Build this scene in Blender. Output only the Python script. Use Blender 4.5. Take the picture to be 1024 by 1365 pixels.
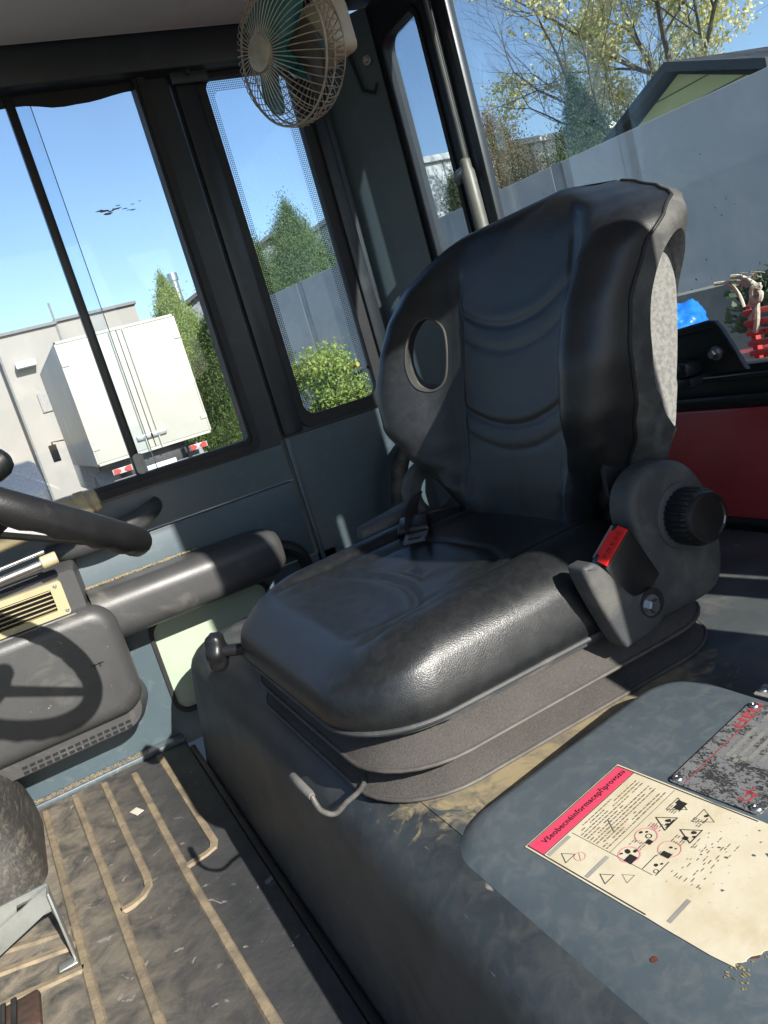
import bpy, bmesh, math, random
from mathutils import Vector, Matrix
from mathutils.bvhtree import BVHTree
random.seed(7)
R = math.radians
for o in list(bpy.data.objects): bpy.data.objects.remove(o)
sc = bpy.context.scene
COL = sc.collection

# ------------------------------------------------------------------ camera, sky, sun, exposure
cd = bpy.data.cameras.new('camera'); cam = bpy.data.objects.new('camera', cd); COL.objects.link(cam)
cd.sensor_fit = 'VERTICAL'; cd.sensor_height = 36; cd.lens = 36*1040/1365.3
cd.clip_start = .01; cd.clip_end = 1500
def cam_matrix(yaw, pitch, roll, loc):
    fh = Vector((math.cos(yaw), -math.sin(yaw), 0)); r = Vector((-math.sin(yaw), -math.cos(yaw), 0)); u = Vector((0, 0, 1))
    f = fh*math.cos(pitch)-u*math.sin(pitch); up = u*math.cos(pitch)+fh*math.sin(pitch)
    RR = r*math.cos(roll)+up*math.sin(roll); UU = up*math.cos(roll)-r*math.sin(roll)
    return Matrix(((RR.x, UU.x, -f.x, loc[0]), (RR.y, UU.y, -f.y, loc[1]), (RR.z, UU.z, -f.z, loc[2]), (0, 0, 0, 1)))
cam.matrix_world = cam_matrix(R(23.8), R(11.4), R(-16.4), (0, 0, .70))
sc.camera = cam

SUN = Vector((-.853, -.165, .495)).normalized()        # towards the sun
w = bpy.data.worlds.new('World'); sc.world = w; w.use_nodes = True
nt = w.node_tree; nt.nodes.clear()
sky = nt.nodes.new('ShaderNodeTexSky'); sky.sky_type = 'NISHITA'; sky.sun_disc = False
sky.sun_elevation = math.asin(SUN.z); sky.sun_rotation = math.atan2(SUN.x, SUN.y) % (2*math.pi)
sky.air_density = 1.0; sky.dust_density = .5; sky.ozone_density = 2.5
bg = nt.nodes.new('ShaderNodeBackground'); bg.inputs[1].default_value = .10
wo = nt.nodes.new('ShaderNodeOutputWorld')
nt.links.new(sky.outputs[0], bg.inputs[0]); nt.links.new(bg.outputs[0], wo.inputs[0])
ld = bpy.data.lights.new('sun', 'SUN'); ld.energy = 5.0; ld.angle = R(.5); ld.color = (1, .95, .87)
sun = bpy.data.objects.new('sun', ld); COL.objects.link(sun)
sun.rotation_euler = (-SUN).to_track_quat('-Z', 'Y').to_euler(); sun.location = SUN*30
sc.view_settings.view_transform = 'Standard'; sc.view_settings.look = 'None'
sc.view_settings.gamma = 1; sc.view_settings.use_curve_mapping = False
sc.view_settings.exposure = .95
sc.cycles.max_bounces = 10; sc.cycles.transparent_max_bounces = 16; sc.cycles.diffuse_bounces = 5
sc.cycles.use_denoising = True

# ------------------------------------------------------------------ materials
def lin(c):
    return tuple((x/255/12.92 if x/255 <= .04045 else ((x/255+.055)/1.055)**2.4) for x in c)
MC = {}
def mat(name, c, rough=.5, metal=0, c2=None, scale=20, mix=(.4, .65), bump=0, bscale=200, dust=None, dscale=9, dmix=(.5, .7), damt=.6,
        spec=.5, coat=0, stretch=None, voro=0, rvar=.12, grad=None, chips=None, patch=None):
    """principled paint / plastic / metal with colour drift, worn or dusty patches and fine relief"""
    if name in MC: return MC[name]
    m = bpy.data.materials.new(name); m.use_nodes = True; MC[name] = m
    n = m.node_tree.nodes; L = m.node_tree.links; p = n['Principled BSDF']
    tc = n.new('ShaderNodeTexCoord'); src = tc.outputs['Object']
    if stretch:
        mp = n.new('ShaderNodeMapping'); mp.inputs['Scale'].default_value = stretch; L.new(src, mp.inputs[0]); src = mp.outputs[0]
    def noise(s, det=6, dist=0):
        t = n.new('ShaderNodeTexNoise'); t.inputs['Scale'].default_value = s; t.inputs['Detail'].default_value = det
        t.inputs['Roughness'].default_value = .62; t.inputs['Distortion'].default_value = dist
        L.new(src, t.inputs['Vector']); return t.outputs[0]
    def ramp(v, a, b):
        r = n.new('ShaderNodeMapRange'); r.inputs[1].default_value = a; r.inputs[2].default_value = b; L.new(v, r.inputs[0]); return r.outputs[0]
    def mixc(f, a, b):
        x = n.new('ShaderNodeMix'); x.data_type = 'RGBA'
        if isinstance(f, float): x.inputs[0].default_value = f
        else: L.new(f, x.inputs[0])
        for k, v in ((6, a), (7, b)):
            if isinstance(v, tuple): x.inputs[k].default_value = (*v[:3], 1)
            else: L.new(v, x.inputs[k])
        return x.outputs[2]
    c2 = c2 or tuple(x*.72 for x in c)
    nv = noise(scale)
    col = mixc(ramp(nv, *mix), c, c2)
    rr = ramp(noise(scale*.7), .3, .7)
    rn = n.new('ShaderNodeMath'); rn.operation = 'MULTIPLY_ADD'; L.new(rr, rn.inputs[0]); rn.inputs[1].default_value = rvar; rn.inputs[2].default_value = rough-rvar*.5
    rout = rn.outputs[0]
    if dust:
        dm = ramp(noise(dscale, 10, .6), *dmix)
        if grad:
            sx = n.new('ShaderNodeSeparateXYZ'); L.new(src, sx.inputs[0]); gr = ramp(sx.outputs[1], *grad)
            gm = n.new('ShaderNodeMath'); gm.operation = 'MULTIPLY'; L.new(dm, gm.inputs[0]); L.new(gr, gm.inputs[1]); dm = gm.outputs[0]
        k = n.new('ShaderNodeMath'); k.operation = 'MULTIPLY'; L.new(dm, k.inputs[0]); k.inputs[1].default_value = damt
        col = mixc(k.outputs[0], col, dust)
        a = n.new('ShaderNodeMath'); a.operation = 'MULTIPLY_ADD'; L.new(k.outputs[0], a.inputs[0]); a.inputs[1].default_value = .35; L.new(rout, a.inputs[2]); rout = a.outputs[0]
    if patch:                                                 # bare, stained area worn round one spot
        mp3 = n.new('ShaderNodeMapping'); mp3.inputs['Location'].default_value = [-a/b for a, b in zip(patch[0], patch[1])]; mp3.inputs['Scale'].default_value = [1/b for b in patch[1]]
        L.new(tc.outputs['Object'], mp3.inputs[0]); ln_ = n.new('ShaderNodeVectorMath'); ln_.operation = 'LENGTH'; L.new(mp3.outputs[0], ln_.inputs[0])
        ad = n.new('ShaderNodeMath'); ad.operation = 'MULTIPLY_ADD'; L.new(noise(24, 12, 1.6), ad.inputs[0]); ad.inputs[1].default_value = -1.5; L.new(ln_.outputs['Value'], ad.inputs[2])
        pc = mixc(ramp(noise(30, 9, .8), .42, .62), patch[2], patch[3]); col = mixc(ramp(ad.outputs[0], .34, .14), col, pc)
    if chips:
        cm_ = ramp(noise(chips[1], 3, 1.0), chips[2], chips[2]+.035); col = mixc(cm_, col, chips[0])
        if len(chips) > 3:                                    # long hair-line scratches
            mp2 = n.new('ShaderNodeMapping'); mp2.inputs['Scale'].default_value = chips[3]; mp2.inputs['Rotation'].default_value = (.3, .5, .7); L.new(tc.outputs['Object'], mp2.inputs[0])
            t2 = n.new('ShaderNodeTexNoise'); t2.inputs['Scale'].default_value = 30; t2.inputs['Detail'].default_value = 2; L.new(mp2.outputs[0], t2.inputs['Vector'])
            col = mixc(ramp(t2.outputs[0], .74, .80), col, chips[0])
    L.new(col, p.inputs['Base Color']); L.new(rout, p.inputs['Roughness'])
    p.inputs['Metallic'].default_value = metal; p.inputs['Specular IOR Level'].default_value = spec
    p.inputs['Coat Weight'].default_value = coat; p.inputs['Coat Roughness'].default_value = .15
    if bump:
        b = n.new('ShaderNodeBump'); b.inputs['Strength'].default_value = bump; b.inputs['Distance'].default_value = .002
        if voro:
            v = n.new('ShaderNodeTexVoronoi'); v.feature = 'DISTANCE_TO_EDGE'; v.inputs['Scale'].default_value = bscale
            L.new(src, v.inputs['Vector']); h = ramp(v.outputs[0], 0, .25)
        else: h = noise(bscale, 4)
        L.new(h, b.inputs['Height']); L.new(b.outputs[0], p.inputs['Normal'])
    return m
def leaf_mat(name, c, c2, scale=3.0):
    if name in MC: return MC[name]
    m = mat(name, c, .6, c2=c2, scale=scale, mix=(.35, .65))
    n = m.node_tree.nodes; L = m.node_tree.links; p = n['Principled BSDF']
    t = n.new('ShaderNodeBsdfTranslucent'); s = n.new('ShaderNodeMixShader'); s.inputs[0].default_value = .35
    L.new(p.inputs['Base Color'].links[0].from_socket, t.inputs[0]); L.new(p.outputs[0], s.inputs[1]); L.new(t.outputs[0], s.inputs[2])
    L.new(s.outputs[0], n['Material Output'].inputs[0]); return m
def glass_mat(name, tint=(.93, .97, .98), dirt=.05, dscale=6, streak=None, refl=.06, dcol=(.62, .66, .64), dlo=.35):
    m = bpy.data.materials.new(name); m.use_nodes = True; n = m.node_tree.nodes; L = m.node_tree.links; n.clear(); MC[name] = m
    out = n.new('ShaderNodeOutputMaterial'); tr = n.new('ShaderNodeBsdfTransparent'); tr.inputs[0].default_value = (*tint, 1)
    gl = n.new('ShaderNodeBsdfGlossy'); gl.inputs['Roughness'].default_value = .02
    fr = n.new('ShaderNodeFresnel'); fr.inputs[0].default_value = 1.45
    k = n.new('ShaderNodeMath'); k.operation = 'MULTIPLY'; L.new(fr.outputs[0], k.inputs[0]); k.inputs[1].default_value = refl*12
    mx = n.new('ShaderNodeMixShader'); L.new(k.outputs[0], mx.inputs[0]); L.new(tr.outputs[0], mx.inputs[1]); L.new(gl.outputs[0], mx.inputs[2])
    tc = n.new('ShaderNodeTexCoord'); mp = n.new('ShaderNodeMapping'); L.new(tc.outputs['Object'], mp.inputs[0])
    if streak: mp.inputs['Scale'].default_value = streak
    nz = n.new('ShaderNodeTexNoise'); nz.inputs['Scale'].default_value = dscale; nz.inputs['Detail'].default_value = 9; L.new(mp.outputs[0], nz.inputs['Vector'])
    rg = n.new('ShaderNodeMapRange'); rg.inputs[1].default_value = dlo; rg.inputs[2].default_value = .75; rg.inputs[3].default_value = dirt*.25; rg.inputs[4].default_value = dirt*2.2; L.new(nz.outputs[0], rg.inputs[0])
    df = n.new('ShaderNodeBsdfDiffuse'); df.inputs[0].default_value = (*dcol, 1)
    m2 = n.new('ShaderNodeMixShader'); L.new(rg.outputs[0], m2.inputs[0]); L.new(mx.outputs[0], m2.inputs[1]); L.new(df.outputs[0], m2.inputs[2])
    L.new(m2.outputs[0], out.inputs[0]); return m
def frit_mat(name):
    """printed black dot screen on the rim of the pane; transparent between the dots"""
    m = bpy.data.materials.new(name); m.use_nodes = True; n = m.node_tree.nodes; L = m.node_tree.links; n.clear(); MC[name] = m
    out = n.new('ShaderNodeOutputMaterial'); tr = n.new('ShaderNodeBsdfTransparent'); bk = n.new('ShaderNodeBsdfDiffuse'); bk.inputs[0].default_value = (.01, .012, .014, 1)
    tc = n.new('ShaderNodeTexCoord'); v = n.new('ShaderNodeTexVoronoi'); v.inputs['Scale'].default_value = 230; v.inputs['Randomness'].default_value = .0
    L.new(tc.outputs['UV'], v.inputs['Vector']); v.voronoi_dimensions = '2D'
    r = n.new('ShaderNodeMapRange'); r.inputs[1].default_value = .40; r.inputs[2].default_value = .52; r.inputs[3].default_value = 0; r.inputs[4].default_value = 1
    L.new(v.outputs['Distance'], r.inputs[0])
    x = n.new('ShaderNodeMixShader'); L.new(r.outputs[0], x.inputs[0]); L.new(tr.outputs[0], x.inputs[1]); L.new(bk.outputs[0], x.inputs[2])
    L.new(x.outputs[0], out.inputs[0]); return m

PATCH = ((-.275, .165, .25), (.125, .19, .05), (.30, .245, .145), (.15, .135, .105))
paint = mat('blue_grey_paint', (.060, .088, .104), .42, c2=(.053, .079, .094), scale=9, bump=.05, bscale=260, dust=(.22, .23, .21), dscale=40, dmix=(.56, .8), damt=.24, chips=((.20, .22, .22), 70, .745, (1, 1, 30)))
paint_dusty = mat('dusty_hood_paint', (.070, .082, .086), .48, c2=(.052, .060, .064), scale=9, bump=.10, bscale=160, dust=(.20, .19, .165), dscale=13, dmix=(.48, .75), damt=.5, chips=((.28, .22, .12), 40, .70), patch=PATCH)
paint_hood = mat('hood_side_paint', (.042, .051, .057), .43, c2=(.026, .033, .039), scale=10, bump=.10, bscale=240, dust=(.17, .165, .145), dscale=42, dmix=(.46, .90), damt=.34, chips=((.24, .23, .20), 60, .72, (1, 1, 20)), patch=PATCH)
paint_fender = mat('fender_paint', (.078, .100, .115), .38, c2=(.068, .088, .102), scale=9, bump=.06, bscale=320, dust=(.25, .25, .225), dscale=60, dmix=(.46, .80), damt=.28, chips=((.30, .29, .25), 80, .725))
black = mat('black_paint', (.012, .014, .016), .42, c2=(.018, .020, .022), scale=12, bump=.05, bscale=200, dust=(.10, .10, .09), dscale=20, dmix=(.6, .85), damt=.35)
frame_dark = mat('dark_frame_and_shade', (.019, .025, .030), .40, c2=(.015, .020, .025), scale=9, bump=.05, bscale=220, dust=(.10, .105, .10), dscale=16, dmix=(.58, .85), damt=.35)  # also carries the shade on the upper door and side wall
rubber = mat('black_rubber', (.010, .010, .011), .62, bump=.1, bscale=150)
leather = mat('black_vinyl', (.0085, .0098, .0112), .36, c2=(.0095, .0108, .0122), scale=8, bump=.11, bscale=470, voro=1, dust=(.058, .060, .061), dscale=70, dmix=(.40, .95), damt=.24, spec=.55, rvar=.08)
shell = mat('grained_shell_plastic', (.055, .057, .056), .62, c2=(.042, .044, .044), scale=25, bump=.35, bscale=420, dust=(.22, .215, .19), dscale=22, dmix=(.45, .75), damt=.55)
shell_dust = mat('dusty_recess_plastic', (.20, .20, .185), .8, c2=(.135, .137, .13), scale=160, mix=(.42, .6), bump=.4, bscale=420)
cover_m = mat('seat_cover_plastic', (.048, .051, .053), .58, c2=(.040, .043, .045), scale=20, bump=.25, bscale=500, dust=(.22, .20, .165), dscale=15, dmix=(.5, .8), damt=.5)
bellow_m = mat('dusty_bellows_rubber', (.055, .051, .048), .8, c2=(.040, .038, .036), scale=14, bump=.45, bscale=520, dust=(.115, .099, .085), dscale=420, dmix=(.40, .70), damt=.55)
knob_m = mat('black_knob_plastic', (.010, .011, .012), .38, bump=.05, bscale=300, dust=(.08, .08, .075), dscale=30, dmix=(.6, .85), damt=.3)
box_m = mat('grey_box_plastic', (.052, .053, .054), .42, c2=(.043, .044, .045), scale=14, bump=.15, bscale=380, dust=(.30, .27, .22), dscale=10, dmix=(.55, .85), damt=.4, chips=((.25, .24, .22), 70, .72))
cream = mat('aged_cream_plastic', (.42, .36, .22), .5, c2=(.40, .33, .20), scale=18, bump=.06, bscale=200, dust=(.20, .15, .09), dscale=25, dmix=(.55, .8), damt=.5)
vent_m = mat('vent_cream_plastic', (.37, .33, .19), .5, c2=(.36, .31, .18), scale=18, dust=(.2, .15, .08), dscale=30, dmix=(.55, .8), damt=.5)
liner = mat('headliner', (.82, .81, .77), .85, c2=(.76, .75, .71), scale=6, bump=.2, bscale=300)
steel = mat('bright_steel', (.55, .56, .57), .32, 1, c2=(.40, .40, .40), scale=40)
galv = mat('galvanised_steel', (.42, .44, .42), .42, .7, c2=(.26, .28, .27), scale=14, bump=.1, bscale=100, dust=(.32, .27, .18), dscale=12, dmix=(.5, .75), damt=.6)
red_paint = mat('red_body_paint', (.44, .055, .060), .36, c2=(.36, .042, .046), scale=5, coat=.3, dust=(.30, .12, .10), dscale=10, dmix=(.6, .85), damt=.3)
red_btn = mat('red_button_plastic', (.75, .02, .015), .35, c2=(.62, .015, .012), scale=20)
teal = mat('teal_fan_plastic', (.010, .15, .155), .28, c2=(.007, .115, .12), scale=10)
fan_cream = mat('fan_cream_plastic', (.55, .47, .32), .45, c2=(.46, .38, .25), scale=14, dust=(.2, .15, .08), dscale=20, dmix=(.55, .8), damt=.4)
wire_m = mat('aged_fan_wire', (.44, .39, .30), .4, .2, c2=(.30, .26, .19), scale=60)
mat_rubber = mat('dusty_floor_rubber', (.050, .051, .053), .66, c2=(.032, .034, .037), scale=14, bump=.8, bscale=60, dust=(.275, .235, .175), dscale=21, dmix=(.32, .62), damt=.9, grad=(-.17, .12), chips=((.22, .21, .20), 26, .66, (3, 12, 1)))
rib_m = mat('sandy_rib', (.27, .215, .14), .85, c2=(.15, .125, .09), scale=30, bump=.5, bscale=160, dust=(.08, .07, .06), dscale=20, dmix=(.5, .75), damt=.6)
sand = mat('packed_sand', (.36, .27, .14), .9, c2=(.25, .19, .11), scale=40, bump=.6, bscale=150)
wood_dirt = mat('bare_dirty_hood_top', (.32, .26, .16), .8, c2=(.11, .10, .08), scale=10, bump=.3, bscale=120, dust=(.07, .072, .07), dscale=7, dmix=(.47, .68), damt=.85, stretch=(3, .8, 1))
glass_door = glass_mat('door_glass', (.93, .965, .99), .016, 5, refl=.04)
glass_side = glass_mat('side_glass', (.88, .94, .985), .016, 9, refl=.03)
glass_rear = glass_mat('rear_glass', (.90, .94, .96), .016, 3.2, refl=.012)
frit = frit_mat('dot_frit')
# ------------------------------------------------------------------ object helpers
CUR = {}
def tag(o, label=None, cat=None, group=None, kind=None):
    if label: o['label'] = label
    if cat: o['category'] = cat
    if group: o['group'] = group
    if kind: o['kind'] = kind
    return o
def thing(name, loc, label, cat, group=None):
    o = bpy.data.objects.new(name, None); COL.objects.link(o); o.location = loc; o.empty_display_size = .05
    return tag(o, label, cat, group)
def world_loc(o):
    v = Vector(o.location)
    while o.parent: o = o.parent; v = v+Vector(o.location)
    return v
def finish(name, bm, m, parent=None, smooth=True, angle=35, weld=True):
    """bmesh in world coordinates -> one mesh object (child of parent when given)"""
    if weld: bmesh.ops.remove_doubles(bm, verts=bm.verts, dist=1e-6)
    bmesh.ops.recalc_face_normals(bm, faces=bm.faces)
    if parent:
        off = world_loc(parent); bmesh.ops.translate(bm, verts=bm.verts, vec=-off)
    me = bpy.data.meshes.new(name); bm.to_mesh(me); bm.free()
    mats = m if isinstance(m, (list, tuple)) else [m]
    for x in mats: me.materials.append(x)
    if smooth:
        for p in me.polygons: p.use_smooth = True
        me.set_sharp_from_angle(angle=R(angle))
    o = bpy.data.objects.new(name, me); COL.objects.link(o)
    if parent: o.parent = parent
    return o
def pyobj(name, verts, faces, m, parent=None, smooth=False):
    off = world_loc(parent) if parent else Vector((0, 0, 0))
    me = bpy.data.meshes.new(name); me.from_pydata([tuple(Vector(v)-off) for v in verts], [], faces); me.update()
    for x in (m if isinstance(m, (list, tuple)) else [m]): me.materials.append(x)
    if smooth:
        for p in me.polygons: p.use_smooth = True
    o = bpy.data.objects.new(name, me); COL.objects.link(o)
    if parent: o.parent = parent
    return o
def NB(): return bmesh.new()
def box(bm, a, b, bev=0, seg=2, mtx=None):
    a = Vector(a); b = Vector(b); c = (a+b)/2; s = b-a
    g = bmesh.ops.create_cube(bm, size=1)['verts']
    for v in g: v.co = Vector((v.co.x*abs(s.x), v.co.y*abs(s.y), v.co.z*abs(s.z)))
    if bev:
        es = list({e for v in g for e in v.link_edges})
        r = bmesh.ops.bevel(bm, geom=es, offset=bev, segments=seg, profile=.5, affect='EDGES')
        g = list({v for f in r['faces'] for v in f.verts} | {v for v in g if v.is_valid})
    for v in g:
        v.co = v.co+c
        if mtx: v.co = mtx @ v.co
    return g
def perp(d):
    d = d.normalized(); a = Vector((0, 0, 1)) if abs(d.z) < .9 else Vector((1, 0, 0))
    u = d.cross(a).normalized(); return u, d.cross(u).normalized()
def tube(bm, pts, r, n=10, closed=False, caps=True):
    pts = [Vector(p) for p in pts]; N = len(pts); rings = []
    rs = r if isinstance(r, (list, tuple)) else [r]*N
    u = None
    for i, p in enumerate(pts):
        if closed: d = pts[(i+1) % N]-pts[i-1]
        else: d = pts[min(i+1, N-1)]-pts[max(i-1, 0)]
        d.normalize()
        if u is None: u, v = perp(d)
        else:
            u = (u-d*u.dot(d)).normalized(); v = d.cross(u)
        rings.append([bm.verts.new(p+(u*math.cos(2*math.pi*k/n)+v*math.sin(2*math.pi*k/n))*rs[i]) for k in range(n)])
    for i in range(N if closed else N-1):
        a = rings[i]; b = rings[(i+1) % N]
        for k in range(n): bm.faces.new((a[k], a[(k+1) % n], b[(k+1) % n], b[k]))
    if caps and not closed:
        bm.faces.new(rings[0][::-1]); bm.faces.new(rings[-1])
def cyl(bm, p, q, r, r2=None, n=20): tube(bm, [p, q], [r, r if r2 is None else r2], n)
def lathe(bm, o, ax, prof, n=32, cap=True):
    """prof: list of (along axis, radius)"""
    o = Vector(o); ax = Vector(ax).normalized(); u, v = perp(ax); rings = []
    for h, r in prof: rings.append([bm.verts.new(o+ax*h+(u*math.cos(2*math.pi*k/n)+v*math.sin(2*math.pi*k/n))*max(r, 1e-5)) for k in range(n)])
    for a, b in zip(rings, rings[1:]):
        for k in range(n): bm.faces.new((a[k], a[(k+1) % n], b[(k+1) % n], b[k]))
    if cap: bm.faces.new(rings[0][::-1]); bm.faces.new(rings[-1])
def loft(bm, rings, caps=(True, True), closed=True):
    rv = [[bm.verts.new(p) for p in r] for r in rings]; n = len(rv[0])
    for a, b in zip(rv, rv[1:]):
        for k in range(n if closed else n-1): bm.faces.new((a[k], a[(k+1) % n], b[(k+1) % n], b[k]))
    if caps[0]: bm.faces.new(rv[0][::-1])
    if caps[1]: bm.faces.new(rv[-1])
    return rv
def rrect(a0, b0, a1, b1, r, n=6):
    """rounded rectangle, counter-clockwise 2-D points"""
    r = max(min(r, abs(a1-a0)/2-1e-5, abs(b1-b0)/2-1e-5), 1e-5); P = []
    for cx, cy, s in ((a1-r, b1-r, 0), (a0+r, b1-r, 90), (a0+r, b0+r, 180), (a1-r, b0+r, 270)):
        for k in range(n+1):
            t = R(s+90*k/n); P.append((cx+r*math.cos(t), cy+r*math.sin(t)))
    return P
def ring_plate(bm, M, outer, inner, c0, c1):
    """plate with one opening: outer, inner = loops of equal length; M maps (a, b, c) to the world"""
    n = len(outer)
    L = [[bm.verts.new(M(a, b, c)) for a, b in loop] for c in (c0, c1) for loop in (outer, inner)]
    of, inf, ob, ib = L
    for k in range(n):
        j = (k+1) % n
        bm.faces.new((of[k], of[j], inf[j], inf[k])); bm.faces.new((ob[j], ob[k], ib[k], ib[j]))
        bm.faces.new((of[j], of[k], ob[k], ob[j])); bm.faces.new((inf[k], inf[j], ib[j], ib[k]))
def prism(bm, M, poly, c0, c1, bev=0, seg=2):
    a = [bm.verts.new(M(x, y, c0)) for x, y in poly]; b = [bm.verts.new(M(x, y, c1)) for x, y in poly]; n = len(poly)
    fs = [bm.faces.new(a[::-1]), bm.faces.new(b)]
    for k in range(n): fs.append(bm.faces.new((a[k], a[(k+1) % n], b[(k+1) % n], b[k])))
    if bev:
        es = list(set(fs[1].edges) | set(fs[0].edges))
        bmesh.ops.bevel(bm, geom=es, offset=bev, segments=seg, profile=.5, affect='EDGES')
def catmull(P, n, closed=False):
    P = [Vector(p) for p in P]; out = []; N = len(P)
    for i in range(N if closed else N-1):
        if closed: a, b, c, d = P[i-1], P[i], P[(i+1) % N], P[(i+2) % N]
        else: a, b, c, d = P[max(i-1, 0)], P[i], P[i+1], P[min(i+2, N-1)]
        for k in range(n):
            t = k/n
            out.append(.5*((2*b)+(c-a)*t+(2*a-5*b+4*c-d)*t*t+(3*b-a-3*c+d)*t**3))
    if not closed: out.append(P[-1])
    return out
def soft_plate(bm, M, poly, c0, c1, b, n=4):
    """plate with a rounded edge on its c0 face: outline insets run along the outline's own normals"""
    P = [Vector((a, d)) for a, d in poly]; N = len(P)
    ar = sum(P[i].x*P[(i+1) % N].y-P[(i+1) % N].x*P[i].y for i in range(N))
    nr = []
    for i in range(N):
        d = (P[(i+1) % N]-P[i-1]).normalized(); v = Vector((-d.y, d.x)); nr.append(v if ar > 0 else -v)
    sg = 1 if c1 > c0 else -1; rings = [[M(p.x, p.y, c1) for p in P]]
    for k in range(n+1):
        t = k/n*math.pi/2; i = b*(1-math.cos(t)); c = c0+sg*b*(1-math.sin(t))
        rings.append([M(p.x+v.x*i, p.y+v.y*i, c) for p, v in zip(P, nr)])
    loft(bm, rings, (True, True))
def interp(x, T):
    if x <= T[0][0]: return T[0][1]
    for (a, p), (b, q) in zip(T, T[1:]):
        if x <= b:
            t = (x-a)/(b-a); t = t*t*(3-2*t)*.4+t*.6
            return p+(q-p)*t
    return T[-1][1]
def sstep(a, b, x):
    t = min(max((x-a)/(b-a), 0), 1); return t*t*(3-2*t)
MX = lambda a, b, c: Vector((c, a, b))       # a = Y, b = Z, c = X : right-hand side wall
MY = lambda a, b, c: Vector((a, c, b))       # a = X, b = Z, c = Y : rear wall
def bolt(bm, p, ax, r, h, hexa=True):
    ax = Vector(ax).normalized(); p = Vector(p)
    lathe(bm, p, ax, [(0, r*1.45), (h*.25, r*1.45)], 18)
    lathe(bm, p+ax*h*.2, ax, [(0, r), (h*.7, r), (h, r*.8)], 6 if hexa else 16)
def copy_tree(o, parent=None):
    c = o.copy(); COL.objects.link(c)
    if parent: c.parent = parent
    for ch in o.children: copy_tree(ch, c)
    return c
# ================================================================== GROUND AND CAB STRUCTURE
GZ = -.95
asphalt = mat('yard_asphalt', (.16, .155, .145), .9, c2=(.11, .108, .10), scale=1.5, bump=.4, bscale=40, dust=(.26, .24, .20), dscale=.6)
bm = NB()
vs = [bm.verts.new(p) for p in ((-300, -400, GZ), (400, -400, GZ), (400, 400, GZ), (-300, 400, GZ))]; bm.faces.new(vs)
tag(finish('ground', bm, asphalt, smooth=False), kind='structure')

# floor plate of the cab
bm = NB(); box(bm, (.05, -.14, -.05), (1.80, .95, -.006)); tag(finish('floor', bm, black), kind='structure')

# roof: white headliner panel and the dark roof shell above it
bm = NB(); box(bm, (.0, -1.065, 1.50), (1.85, .95, 1.56), .01)
ceil = tag(finish('ceiling', bm, black), kind='structure')
bm = NB(); prism(bm, lambda a, b, c: Vector((a, b, c)), rrect(.06, -.80, 1.692, .075, .04, 5), 1.438, 1.4985, .006)
prism(bm, lambda a, b, c: Vector((a, b, c)), rrect(.06, .085, 1.692, .90, .04, 5), 1.430, 1.4985, .006)
finish('headliner_panel', bm, liner, ceil)
bm = NB(); bolt(bm, (1.45, -.34, 1.438), (0, 0, -1), .008, .012, False); finish('headliner_screw', bm, steel, ceil)
# dark header beams along the right side and the rear
bm = NB()
box(bm, (1.700, -.94, 1.368), (1.80, .95, 1.4985), .008)
finish('side_header_beam', bm, frame_dark, ceil)
bm = NB(); box(bm, (.05, -1.06, 1.425), (1.66, -.96, 1.4985), .008); finish('rear_header_beam', bm, frame_dark, ceil)

# right-hand wall below and behind the door
wallR = NB()
# lower sill under the door with the opening for the low pane
ring_plate(wallR, MX, rrect(-.62, -.02, .60, .279, .002), rrect(-.428, .052, -.150, .272, .03), 1.75, 1.80)
wallr = tag(finish('wall_right', wallR, paint), kind='structure')
bm = NB()
ring_plate(bm, MX, rrect(-.945, .566, -.574, 1.389, .002), rrect(-.862, .582, -.632, 1.376, .012), 1.75, 1.80)
finish('side_wall_frame', bm, frame_dark, wallr)  # darker than the panel below: its shade is put into the colour
bm = NB(); box(bm, (1.75, -.945, .0), (1.80, -.574, .5645)); finish('side_wall_panel', bm, paint, wallr)
# slim black post between door and fixed pane
bm = NB(); box(bm, (1.734, -.628, .570), (1.7495, -.578, 1.391), .006)
finish('door_post', bm, frame_dark, wallr)
bm = NB(); box(bm, (1.742, -.590, .262), (1.7495, -.578, .566), .002); finish('seam_strip', bm, paint, wallr)
bm = NB(); box(bm, (1.722, -.655, 1.345), (1.7335, -.570, 1.378), .004); bolt(bm, (1.722, -.61, 1.365), (-1, 0, 0), .006, .006)
finish('post_bracket', bm, frame_dark, wallr)
# dark corner post and the painted corner panel set at an angle
bm = NB(); box(bm, (1.730, -.905, .570), (1.7495, -.872, 1.391), .006); finish('corner_post', bm, frame_dark, wallr)
bm = NB()
cA = Vector((1.752, -.925, 0)); cB = Vector((1.632, -1.018, 0))
for z0, z1 in ((.262, 1.42),):
    d = (cB-cA).normalized(); nrm = Vector((-d.y, d.x, 0)); nrm = nrm if nrm.y > 0 else -nrm
    pts = [cA, cA+d*.03+nrm*.006, cA.lerp(cB, .5)+nrm*.008, cB-d*.02+nrm*.006, cB]
    loft(bm, [[Vector((p.x, p.y, z0)) for p in pts]+[Vector((p.x+.02, p.y-.03, z0)) for p in pts[::-1]],
              [Vector((p.x, p.y, z1)) for p in pts]+[Vector((p.x+.02, p.y-.03, z1)) for p in pts[::-1]]])
finish('corner_panel', bm, paint, wallr)
bm = NB()       # thin black edge trim loop and screw on the corner panel
tube(bm, [(1.667, -.975, 1.42), (1.664, -.970, 1.33), (1.655, -.975, 1.26), (1.635, -.990, 1.245), (1.622, -.995, 1.26)], .004, 8)
finish('trim_cord', bm, rubber, wallr)
bm = NB(); bolt(bm, (1.640, -.995, 1.315), (-.6, .8, 0), .007, .008, False); finish('panel_screw', bm, steel, wallr)

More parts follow.
